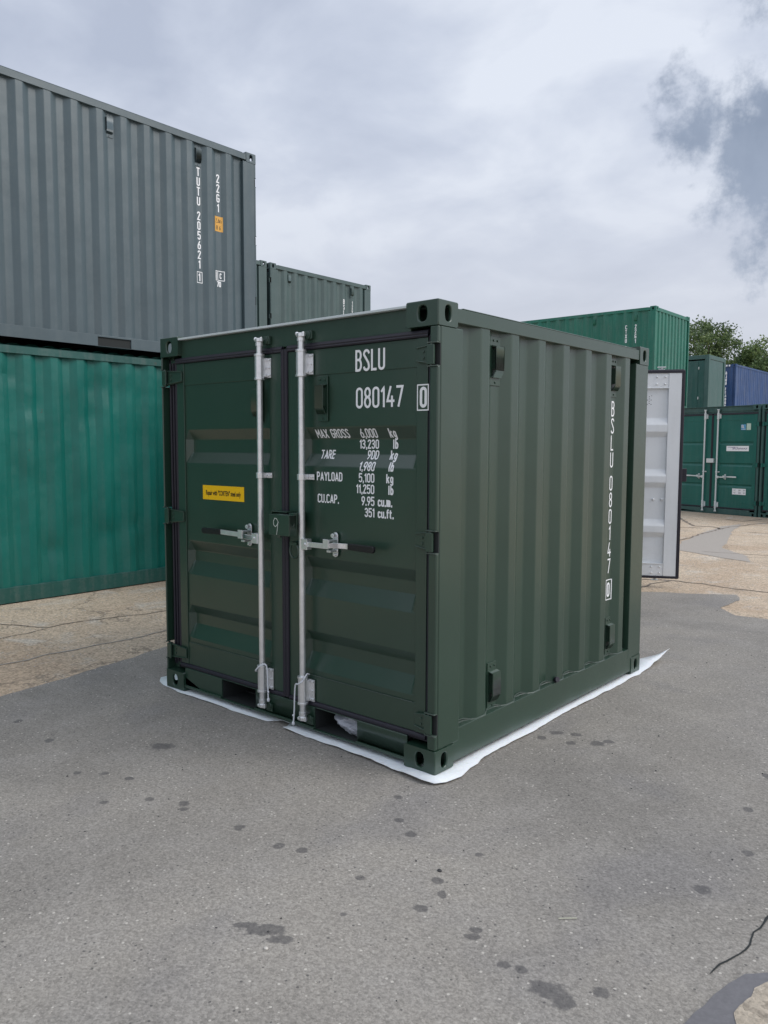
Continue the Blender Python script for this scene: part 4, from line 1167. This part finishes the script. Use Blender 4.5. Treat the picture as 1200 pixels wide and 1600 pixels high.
# ================================================================== LEFT STACK
def teal_dents(s, z):
    d = 0
    # s measured from the door end (world y = 3.80 - s)
    for yw, zz_, r, a in ((1.05,.50,.13,.030),(1.70,.62,.12,.024),(2.02,.70,.10,.022),(1.45,1.9,.14,.018),(.85,1.95,.12,.020),(.95,1.2,.25,.012),(1.6,2.2,.16,.02),(2.1,1.6,.2,.012),(.6,2.28,.08,.02),(.30,.9,.3,.016)):
        q = ((3.8-s-yw)/r)**2+((z-zz_)/(r*.8))**2
        d += a*math.exp(-q)
    return d+.010*noise.noise(Vector((s*1.3, z*1.1, 2)))+.006
def fineprof(C): pass
_sp = side_profile
teal = container('stacked_container', 'scratched teal container with dents and rust spots at the bottom of the left stack', 'shipping container', 'containers in the left stack',
    (-8.138, 3.80, 0), PI, 6.058, 2.438, 2.585, M['teal'], fmat=M['tealframe'], pitch=.2835, first=.455, depth=.040, inset=.026, rails=(.165, .010, .085), doors=None,
    vents=[('R', .9, 2.30)], nz=44, disp=lambda s, z: teal_dents(s, z), roofbump=.012, bev=.006)
grey = container('stacked_container', 'slate grey container on top of the left stack, lettered TUTU 205621', 'shipping container', 'containers in the left stack',
    (-8.138, 3.80, 2.612), PI, 6.058, 2.438, 2.60, M['grey'], pitch=.2835, first=.455, depth=.036, inset=.012, rails=(.150, .030, .085),
    vents=[('L', 3.80-1.80, 2.375), ('L', 3.80-2.945, 2.375), ('R', .9, 2.45), ('R', 5.2, 2.45)], sidepockets=[(1.81, 2.21), (3.85, 4.25)], vent_h=.20,
    pockets=None, doorkw=dict(recesses=[(2.0, 1.94, 1.87, 1.81), (1.35, 1.29, 1.22, 1.16), (.75, .69, .62, .56)], stile=(.07, .11)), bev=.005)
Pg = PS(grey, 'L')
def pg(ustart): pass
zb = 2.612
uT = -(3.80-2.952); uG = -(3.80-3.238)
mb = MB(); vertical_text(mb, 'TUTU 205621', uT, 4.853-zb, .100, .1125, Pg, space=.50, sx=1.1, stroke=.15); mb.obj('lettering', M['print'], grey.root, weld=False)
mb = MB(); write(mb, '1', uT-.016, 3.536-zb, .095, Pg, stroke=.16); boxline(mb, uT-.036, uT+.036, 3.520-zb, 3.645-zb, .008, Pg); mb.obj('lettering', M['print'], grey.root, weld=False)
mb = MB(); vertical_text(mb, '22G1', uG, 4.844-zb, .100, .1145, Pg, sx=1.1, stroke=.15); mb.obj('lettering', M['print'], grey.root, weld=False)
mb = MB()
P3 = lambda u, z: tuple(Pg(u, z, 0))
def decal(C, Pf, u0, u1, z0, z1, mat, n=8, name='sticker'):
    mb = MB()
    for i in range(n+1):
        u = u0+(u1-u0)*i/n; mb.v += [tuple(Pf(u, z0, 0)), tuple(Pf(u, z1, 0))]
    mb.f = [(2*i, 2*i+2, 2*i+3, 2*i+1) for i in range(n)]
    return mb.obj(name, mat, C.root, weld=False)
Pg2 = PS(grey, 'L', .0006)
sk = decal(grey, Pg2, uG-.055, uG+.062, 4.172-zb, 4.350-zb, M['amber'])
mb = MB(); write(mb, '2.6m', uG-.040, 4.275-zb, .052, Pg, gap=.2); write(mb, '8 6', uG-.030, 4.192-zb, .052, Pg, gap=.2); mb.obj('lettering', M['blacktext'], sk, weld=False)
mb = MB(); boxline(mb, uG-.052, uG+.070, 3.592-zb, 3.702-zb, .009, Pg); ribbon(mb, [(uG-.018, 3.592-zb), (uG-.018, 3.702-zb)], .008, Pg)
ribbon(mb, [(uG-.036, 3.605-zb), (uG-.036, 3.689-zb)], .010, Pg); write(mb, 'C', uG+.010, 3.614-zb, .066, Pg, stroke=.18); write(mb, '70', uG-.032, 3.512-zb, .068, Pg, stroke=.18)
mb.obj('lettering', M['print'], grey.root, weld=False)

for z_, mt, nm in ((0, M['teal'], 'unseen teal container added to extend the left row, giving dark reflections'), (2.612, M['grey'], 'unseen slate grey container added to extend the left row, giving dark reflections')):  # unseen stack, added so the green doors reflect something dark
    container('stacked_container', nm, 'shipping container', 'containers in the left stack', (-8.138, -2.36, z_), PI, 6.058, 2.438, 2.59, mt, pitch=.2785, first=.48, inset=.014,
              rails=(.165, .02, .085), doors=None, bev=0)
# ================================================================== ROW BEHIND THE STACK
REC2 = [(2.0, 1.94, 1.87, 1.81), (1.35, 1.29, 1.22, 1.16), (.75, .69, .62, .56)]
dk = dict(recesses=REC2, stile=(.07, .11))
og = container('rear_container', 'grey green container behind the left stack, topmost, with lettering by its far end', 'shipping container', 'grey green containers behind the left stack',
    (-9.90, 7.735, 2.60), 0, 2.991, 2.438, 2.591, M['olive'], first=.455, pitch=.283, rails=(.16, .03, .085), vents=[('R', .53, 2.36), ('R', 2.37, 2.36)], doorkw=dk, bev=.004, inset=.012)
Po = PS(og)
mb = MB(); vertical_text(mb, 'BSLU 080152', 2.12, 2.05+.12, .105, .118, Po); mb.obj('lettering', M['print'], og.root, weld=False)
mb = MB(); vertical_text(mb, '12G1', 2.39, 2.16, .075, .085, Po); mb.obj('lettering', M['print'], og.root, weld=False)
og2 = container('rear_container', 'grey green container mostly hidden behind the tall slate grey one, only its far end showing', 'shipping container', 'grey green containers behind the left stack',
    (-9.90, 4.655, 2.60), 0, 2.991, 2.438, 2.591, M['olive'], first=.455, pitch=.283, rails=(.16, .03, .085), doorkw=dk, bev=.004)
for y_, nm in ((7.735, 'grey green container hidden beneath the lettered one behind the left stack'), (4.655, 'grey green container hidden at the foot of the row behind the left stack')):
    container('rear_container', nm, 'shipping container', 'grey green containers behind the left stack', (-9.90, y_, 0), 0, 2.991, 2.438, 2.591, M['olive'], first=.455, pitch=.283,
              rails=(.16, .03, .085), doors=None, bev=0, roofbump=0)

# ================================================================== RIGHT BACKGROUND
cg = container('upper_container', 'bright green container with CTXU and 22G1 lettering, raised above the far row', 'shipping container', 'containers in the far row',
    (-12.01, 17.28, 2.605), -PI/2, 6.058, 2.438, 2.591, M['midgreen'], first=.46, pitch=.283, rails=(.16, .03, .085), end_pitch=.232,
    vents=[('R', 6.058-.53, 2.33), ('R', 6.058-1.68, 2.33)], doorkw=dk, bev=.005)
Pc = PS(cg)
mb = MB(); vertical_text(mb, 'CTXU 206510', 6.058-.79, 2.165, .105, .118, Pc, stroke=.17); mb.obj('lettering', M['print'], cg.root, weld=False)
mb = MB(); vertical_text(mb, '22G1', 6.058-.53, 2.165, .11, .125, Pc, stroke=.17); mb.obj('lettering', M['print'], cg.root, weld=False)
container('lower_container', 'green container under the bright green lettered one, behind the white door', 'shipping container', 'containers in the far row',
    (-12.01, 17.28, 0), -PI/2, 6.058, 2.438, 2.591, M['deep'], first=.46, pitch=.283, rails=(.16, .03, .085), end_pitch=.232, doors=None, bev=0)

DR = [(1.735, 1.715, 1.690, 1.655), (1.235, 1.215, 1.190, 1.155), (.745, .725, .700, .665)]
a_ = -.297
for i, (lx, ly, lab) in enumerate(((-3.045, 16.225, 'teal green container with closed stickered doors, right of the white door'),
                       (-3.045+2.475*math.cos(a_), 16.225+2.475*math.sin(a_), 'teal green container cut off by the right edge, beside the one with stickers'))):
    c = container('store_container', lab, 'shipping container', 'containers in the far row', (lx, ly, -.02), a_, 6.058, 2.438, 2.575, M['deep'], fmat=M['frame'], first=.46, pitch=.283,
        rails=(.16, .03, .085), bev=.004, z_hinge=[.33, 1.2, 2.13],
        doorkw=dict(recesses=DR, rec_d=.022, stile=(.08, .16), barmat=M['galv_pale'], rods=(-1.40, -1.05), z_hand=.90, zmid=(1.02,), leaf_z=(.19, 2.36)))
    mb = MB(); mb.box(-1.325, -1.135, -.03, .022, 1.235, 1.335); mb.obj('lock_box', M['galv_pale'], c.root, bevel=.003)
    if i == 0:
        dR_ = c.doors['R']; PX = lambda x_, z_, l: Vector((x_, .0315-.0002*l, z_))
        def stick(x0, x1, z0, z1, mat): 
            mb = MB(); mb.box(x0, x1, .0315, .0335, z0, z1); return mb.obj('sticker', mat, dR_)
        s1 = stick(-.485, -.365, 2.00, 2.13, M['skyblue'])
        mb = MB(); write(mb, 'GL', -.475, 2.045, .075, PX, stroke=.22, gap=.3); ribbon(mb, [(-.475, 2.018), (-.375, 2.018)], .010, PX); mb.obj('lettering', M['print'], s1, weld=False)
        stick(-.345, -.240, 2.00, 2.15, M['palegreen'])
        s3 = stick(-.840, -.270, 1.515, 1.635, M['print'])
        mb = MB(); ribbon(mb, [(-.81, 1.605), (-.55, 1.605)], .012, PX)
        xx = -.68
        rdx = random.Random(4)
        while xx < -.30:
            ribbon(mb, [(xx, 1.555), (xx, 1.592)], .010, PX); ribbon(mb, [(xx, 1.555+rdx.choice((0, .018, .034))), (xx+.014, 1.555+rdx.choice((0, .018, .034)))], .008, PX); xx += .024
        mb.obj('lettering', M['purple'], s3, weld=False)
        s4 = stick(-.650, -.305, .505, .645, M['print'])
        mb = MB()
        for zz_ in (.590, .530):
            for xa in (-.625, -.600, -.575, -.480, -.455, -.430, -.365, -.340): ribbon(mb, [(xa, zz_), (xa, zz_+.034)], .010, PX)
            for xa in (-.625, -.480, -.365): ribbon(mb, [(xa, zz_+.017), (xa+.045, zz_+.017)], .006, PX)
        mb.obj('lettering', M['blacktext'], s4, weld=False)

# small smooth-walled cabin and the blue container, raised on hidden ones
def cabin(loc, W2, L2, H2):
    rt = empty('cabin_unit', loc); tag(rt, 'dark green smooth walled cabin unit between the bright green and blue containers', 'cabin')
    t = .16
    mb = MB(); mb.box(-W2+t, -t, .03, .06, t, H2-t-.05); mb.obj('front_wall', M['cabin'], rt)
    mb = MB(); mb.box(-.06, -.03, t, L2-t, t, H2-t); mb.obj('side_wall', M['cabin'], rt)
    mb = MB(); mb.box(-W2+.03, -W2+.06, t, L2-t, t, H2-t); mb.obj('side_wall', M['cabin'], rt)
    mb = MB(); mb.box(-W2+t, -t, L2-.06, L2-.03, t, H2-t); mb.obj('rear_wall', M['cabin'], rt)
    for x0, y0 in ((-t, 0), (-W2, 0), (-t, L2-t), (-W2, L2-t)):
        mb = MB(); mb.box(x0, x0+t, y0, y0+t, .0, H2); mb.obj('corner_post', M['frame'], rt, bevel=.01)
    for z0 in (0, H2-t):
        mb = MB(); mb.box(-t, -.002, t, L2-t, z0, z0+t-.001); mb.obj('side_rail', M['frame'], rt, bevel=.01)
        mb = MB(); mb.box(-W2+.002, -W2+t, t, L2-t, z0, z0+t-.001); mb.obj('side_rail', M['frame'], rt, bevel=.01)
        for y0 in (0.002, L2-t):
            mb = MB(); mb.box(-W2+t, -t, y0, y0+t-.002, z0, z0+t+.05 if z0 == 0 else z0+t-.001); mb.obj('end_rail', M['frame'], rt, bevel=.01)
    mb = MB(); mb.box(-W2+.05, -.05, .05, L2-.05, H2-.05, H2-.02); mb.obj('roof_panel', M['roof'], rt)
    mb = MB(); mb.box(-1.5, -.42, .012, .03, t+.05, H2-t-.12); mb.obj('door', M['cabin'], rt, bevel=.004)
    for zq in (.22, .84, 2.0):
        mb = MB(); mb.box(-.40, -.375, .0, .03, zq, zq+.10); mb.obj('door_hinge', M['galv_pale'], rt, bevel=.003)
    return rt
cabin((-8.46, 28.9, 2.61), 2.44, 1.98, 2.55)
blue = container('blue_container', 'blue container with white lettering down its end, highest at the far right', 'shipping container', 'containers in the far row',
    (-11.29, 33.55+6.058, 2.605), PI, 6.058, 2.438, 2.60, M['blue'], first=.46, pitch=.283, rails=(.16, .03, .085), end_pitch=.40, doorkw=dk, bev=.005)
Pb = lambda u, z, l: blue.F['B'](u, -.016+.0002*l, z)
mb = MB()
vertical_text(mb, 'GLDU 114052', 0.0, 2.28, .135, .150, lambda u, z, l: blue.F['B'](2.03-u, -.004+.0002*l, z), stroke=.26)
mb.obj('lettering', M['print'], blue.root, weld=False)
mb = MB()
for i in range(4): mb.box(-2.02+.12*i-.16, -1.96+.12*i-.16, 6.020, 6.0625, 2.50, 2.575)
mb.obj('marking', M['print'], blue.root)
for lx, ly, L_, nm in ((-8.46, 28.4, 2.991, 'green container hidden beneath the dark green cabin unit'), (-8.85, 33.55, 6.058, 'green container hidden beneath the blue container')):
    container('lower_container', nm, 'shipping container', 'containers in the far row', (lx, ly, 0), 0, L_, 2.438, 2.6, M['deep'], fmat=M['frame'], first=.46, pitch=.283, rails=(.16, .03, .085), doors=None, bev=0)

# ================================================================== CONTAINER WITH THE WHITE OPEN DOOR
oc = container('open_container', 'container hidden behind the main one, its swung-open door showing white with black seal', 'shipping container', None,
    (-2.09, 5.36, 0), PI/2, 2.991, 2.438, 2.591, M['green'], first=.46, pitch=.283, rails=(.16, .03, .085), bev=0,
    doorkw=dict(recesses=REC2, stile=(.07, .11), nolock=True, open_right='skip'))
# leaf hinged at (-2.09, 5.36): local frame, x along leaf from hinge, y = inner-face normal
ang = math.atan2(.47, .88)
hingeE = empty('open_door', (0, 0, 0)); 
hingeE.parent = oc.root
# container root rotated by +90deg about (-2.09,5.36): convert world angle to local
hingeE.location = (-.02, -.02, 0); hingeE.rotation_euler = (0, 0, ang-PI/2)
DW = 1.165; z0, z1 = .135, 2.405
# local: x 0..DW along leaf ; inner face towards -y
fr = MB()
fr.box(DW-.135, DW, -.0, .05, z0, z1); fr.box(0, .07, 0, .05, z0, z1)
fr.obj('leaf_frame', M['white'], hingeE, bevel=.003)
for a, b, c_ in ((z1-.170, z1-.163, z1), (z0+.143, z0+.136, z0)):
    fr = MB(); fr.box(.0705, DW-.136, .006, .049, min(b, c_)+.0005, max(b, c_)-.0005); fr.obj('leaf_plate', M['white'], hingeE)
    fr = MB(); fr.box(.0705, DW-.136, -.002, .0055, min(a, b), max(a, b)); fr.obj('leaf_lip', M['white'], hingeE)
pz = [(z0+.13, 0)]
for a, b in ((.775, .57), (1.337, 1.13), (1.907, 1.695)):
    pz += [(b, 0), (b+.06, -.045), (a-.075, -.045), (a, 0)]
pz.append((z1-.16, 0))
mb = MB(); xs_ = [.07, DW-.1355]
for z, d in pz:
    for x in xs_: mb.v.append((x, .032+d*.8, z))
n = len(pz); mb.f = [(2*i, 2*i+1, 2*i+3, 2*i+2) for i in range(n-1)]
mb.obj('leaf_panel', M['white'], hingeE, bevel=.006, flat=True)
mb = MB(); mb.box(0, DW, .0505, .056, z0, z1); mb.obj('leaf_outer_sheet', M['green'], hingeE)
gk = MB(); t = .028
gk.box(-.01, DW+t, -.004, .060, z1+.0005, z1+t); gk.box(-.01, DW+t, -.004, .060, z0-t, z0-.0005); gk.box(DW+.0005, DW+t, -.004, .060, z0-.0005, z1+.0005)
gk.box(DW+t-.004, DW+t+.012, .030, .066, z0-t, z1+t); gk.box(-.01, DW+t, .030, .066, z1+t-.004, z1+t+.010)
gk.obj('door_seal', M['rubber'], hingeE, bevel=.006)
bl = MB()
for z in (z1-.045, z1-.125, z0+.105, z0+.035):
    for x in (DW-.175, DW-.262): bl.cyl((x, .002, z), (x, -.006, z), .009, n=8)
for x in (DW-.172, DW-.262): bl.cyl((x, .032, 1.00), (x, .014, 1.00), .013, n=10)
bl.obj('door_bolt', M['white'], hingeE, smooth=True)
vh = MB()
for i in range(4):
    for j in range(3):
        if (i+j) % 2 == 0 or j == 1: vh.cyl((DW-.355+.02*j, .0325, 2.060+.024*i+(.012 if j == 1 else 0)), (DW-.355+.02*j, .0305, 2.060+.024*i+(.012 if j == 1 else 0)), .0048, n=8)
for x in (DW-.385, DW-.31): vh.cyl((x, .0325, 2.155), (x, .0305, 2.155), .004, n=8)
vh.obj('vent_hole', M['dark'], hingeE)
kb = MB()
kb.box(DW-.255, DW-.165, .05, .085, z1+.060, z1+.072); kb.cyl((DW-.21, .08, z1-.05), (DW-.21, .08, z1+.062), .017, n=14); kb.box(DW-.245, DW-.175, .058, .10, z1+.030, z1+.046)
kb.box(DW-.255, DW-.175, .06, .10, z0-.062, z0-.052); kb.cyl((DW-.21, .08, z0-.055), (DW-.21, .08, z1-.05), .017, n=14)
kb.obj('locking_bar', M['galv_pale'], hingeE, bevel=.002)
lbx = MB(); lbx.box(DW-.02, DW+.092, .060, .13, 1.275, 1.345); lbx.box(DW+.01, DW+.092, .060, .12, 1.200, 1.274)
lbx.obj('lock_box', M['rubber'], hingeE, bevel=.004)

def split_islands(names):
    for o in [q for q in bpy.data.objects if q.name.split('.')[0] in names and q.type == 'MESH']:
        me = o.data; bm = bmesh.new(); bm.from_mesh(me); bm.verts.ensure_lookup_table(); bm.verts.index_update()
        seen = set(); isl = []
        for v in bm.verts:
            if v.index in seen: continue
            st_ = [v]; seen.add(v.index); cur = []
            while st_:
                a = st_.pop(); cur.append(a)
                for e in a.link_edges:
                    b_ = e.other_vert(a)
                    if b_.index not in seen: seen.add(b_.index); st_.append(b_)
            isl.append(cur)
        if len(isl) < 2: bm.free(); continue
        datas = []
        for cur in isl:
            idx = {v.index: i for i, v in enumerate(cur)}
            fs = {f_ for v in cur for f_ in v.link_faces}
            m2 = bpy.data.meshes.new(me.name)
            m2.from_pydata([tuple(v.co) for v in cur], [], [[idx[v.index] for v in f_.verts] for f_ in fs]); m2.update()
            m2.materials.append(me.materials[0]); datas.append(m2)
        bm.free()
        sm = me.polygons[0].use_smooth
        for k_, m2 in enumerate(datas):
            if sm:
                for p_ in m2.polygons: p_.use_smooth = True
            if k_ == 0: o.data = m2
            else:
                c_ = o.copy(); c_.data = m2; COL.objects.link(c_)
split_islands({'hinge_lug', 'grease_hole', 'door_bolt', 'vent_hole', 'marking'})
# ================================================================== TREES
def tree(name, label, base, top, rad, mat, seed, n_clump=120, leaf=.155, stretch=1.0):
    rd = random.Random(seed)
    rt = empty(name, base); tag(rt, label, 'tree', 'trees beyond the far row')
    tr = MB(); hgt = top-.5
    pth = [Vector((0, 0, 0)), Vector((.05, .02, hgt*.3)), Vector((-.05, .06, hgt*.55)), Vector((.02, 0, hgt*.85))]
    tr.tube(pth, [.24, .19, .13, .04], n=9)
    cc = Vector((0, 0, hgt*.62)); ends = []
    for i in range(26):
        a = rd.uniform(0, 2*PI); e = rd.uniform(-.1, 1.2); L = rad*rd.uniform(.6, 1.03)
        s = pth[1].lerp(pth[3], rd.uniform(.1, .8))
        d = Vector((math.cos(a)*math.cos(e), math.sin(a)*math.cos(e), math.sin(e)*stretch))
        q = cc+Vector((d.x*L, d.y*L, d.z*(top-cc.z)*rd.uniform(.75, 1.0)))
        mid_ = s.lerp(q, .5)+Vector((0, 0, .25))
        tr.tube([s, mid_, q], [.06, .035, .010], n=5); ends.append((s, mid_, q))
    tr.obj('trunk', M['bark'], rt, smooth=True)
    mb = MB(); tint = []
    def cluster(c, r, cnt, tt):
        for _ in range(cnt):
            p = c+Vector((rd.gauss(0, 1), rd.gauss(0, 1), rd.gauss(0, .75)))*r*.55
            s = leaf*rd.uniform(.55, 1.3)
            ax = Vector((rd.uniform(-1, 1), rd.uniform(-1, 1), rd.uniform(-1, .6))).normalized(); nx = ax.orthogonal().normalized()
            nx = Matrix.Rotation(rd.uniform(0, 6.28), 3, ax) @ nx; by = ax.cross(nx)
            mb.add([p-nx*s*.5, p+by*s*.26, p+nx*s*.5, p-by*s*.26], [(0, 1, 2, 3)])
            t = max(0, min(1, tt+rd.gauss(0, .14))); tint.append(t)
    for s, m_, q in ends:
        for _ in range(5):
            c = (m_.lerp(q, rd.uniform(.15, 1.05))) + Vector((rd.gauss(0, .25), rd.gauss(0, .25), rd.gauss(0, .2)))*rad*.3
            cluster(c, rad*rd.uniform(.10, .22), rd.randint(60, 120), rd.uniform(.1, .8))
        cluster(q, rad*.09, 26, rd.uniform(.3, .9))
    for _ in range(n_clump):
        a = rd.uniform(0, 2*PI); e = rd.uniform(-.55, 1.45); L = rad*rd.uniform(.35, .98)
        c = cc+Vector((math.cos(a)*math.cos(e)*L, math.sin(a)*math.cos(e)*L, math.sin(e)*L*(top-cc.z)/rad))
        cluster(c, rad*rd.uniform(.09, .20), rd.randint(40, 95), rd.uniform(.05, .85))
    me = bpy.data.meshes.new('crown'); me.from_pydata(mb.v, [], mb.f); me.update(); me.materials.append(mat)
    at = me.attributes.new('tint', 'FLOAT', 'FACE'); at.data.foreach_set('value', tint)
    o = bpy.data.objects.new('crown', me); COL.objects.link(o); o.parent = rt
    return rt
def at(px, dist):
    d = f + rr*((px-600)/1240.1); d.z = 0; d.normalize()
    return (2.2029+d.x*dist, -2.9573+d.y*dist, 0)
tree('leafy_tree', 'taller loose leafy tree rising behind the bright green container and the cabin', at(1092, 47), 8.55, 2.6, M['leaf1'], 11)
tree('leafy_tree', 'lower leafy tree above the blue container at the right edge', at(1188, 46), 7.25, 2.6, M['leaf2'], 23)
tree('leafy_tree', 'leafy tree filling the gap behind the cabin, between the other two crowns', at(1140, 52), 6.3, 2.7, M['leaf1'], 37)
tree('leafy_tree', 'leafy tree beyond the right edge whose outer leaves touch the frame', at(1262, 50), 7.4, 3.0, M['leaf2'], 41)

bpy.context.view_layer.update()
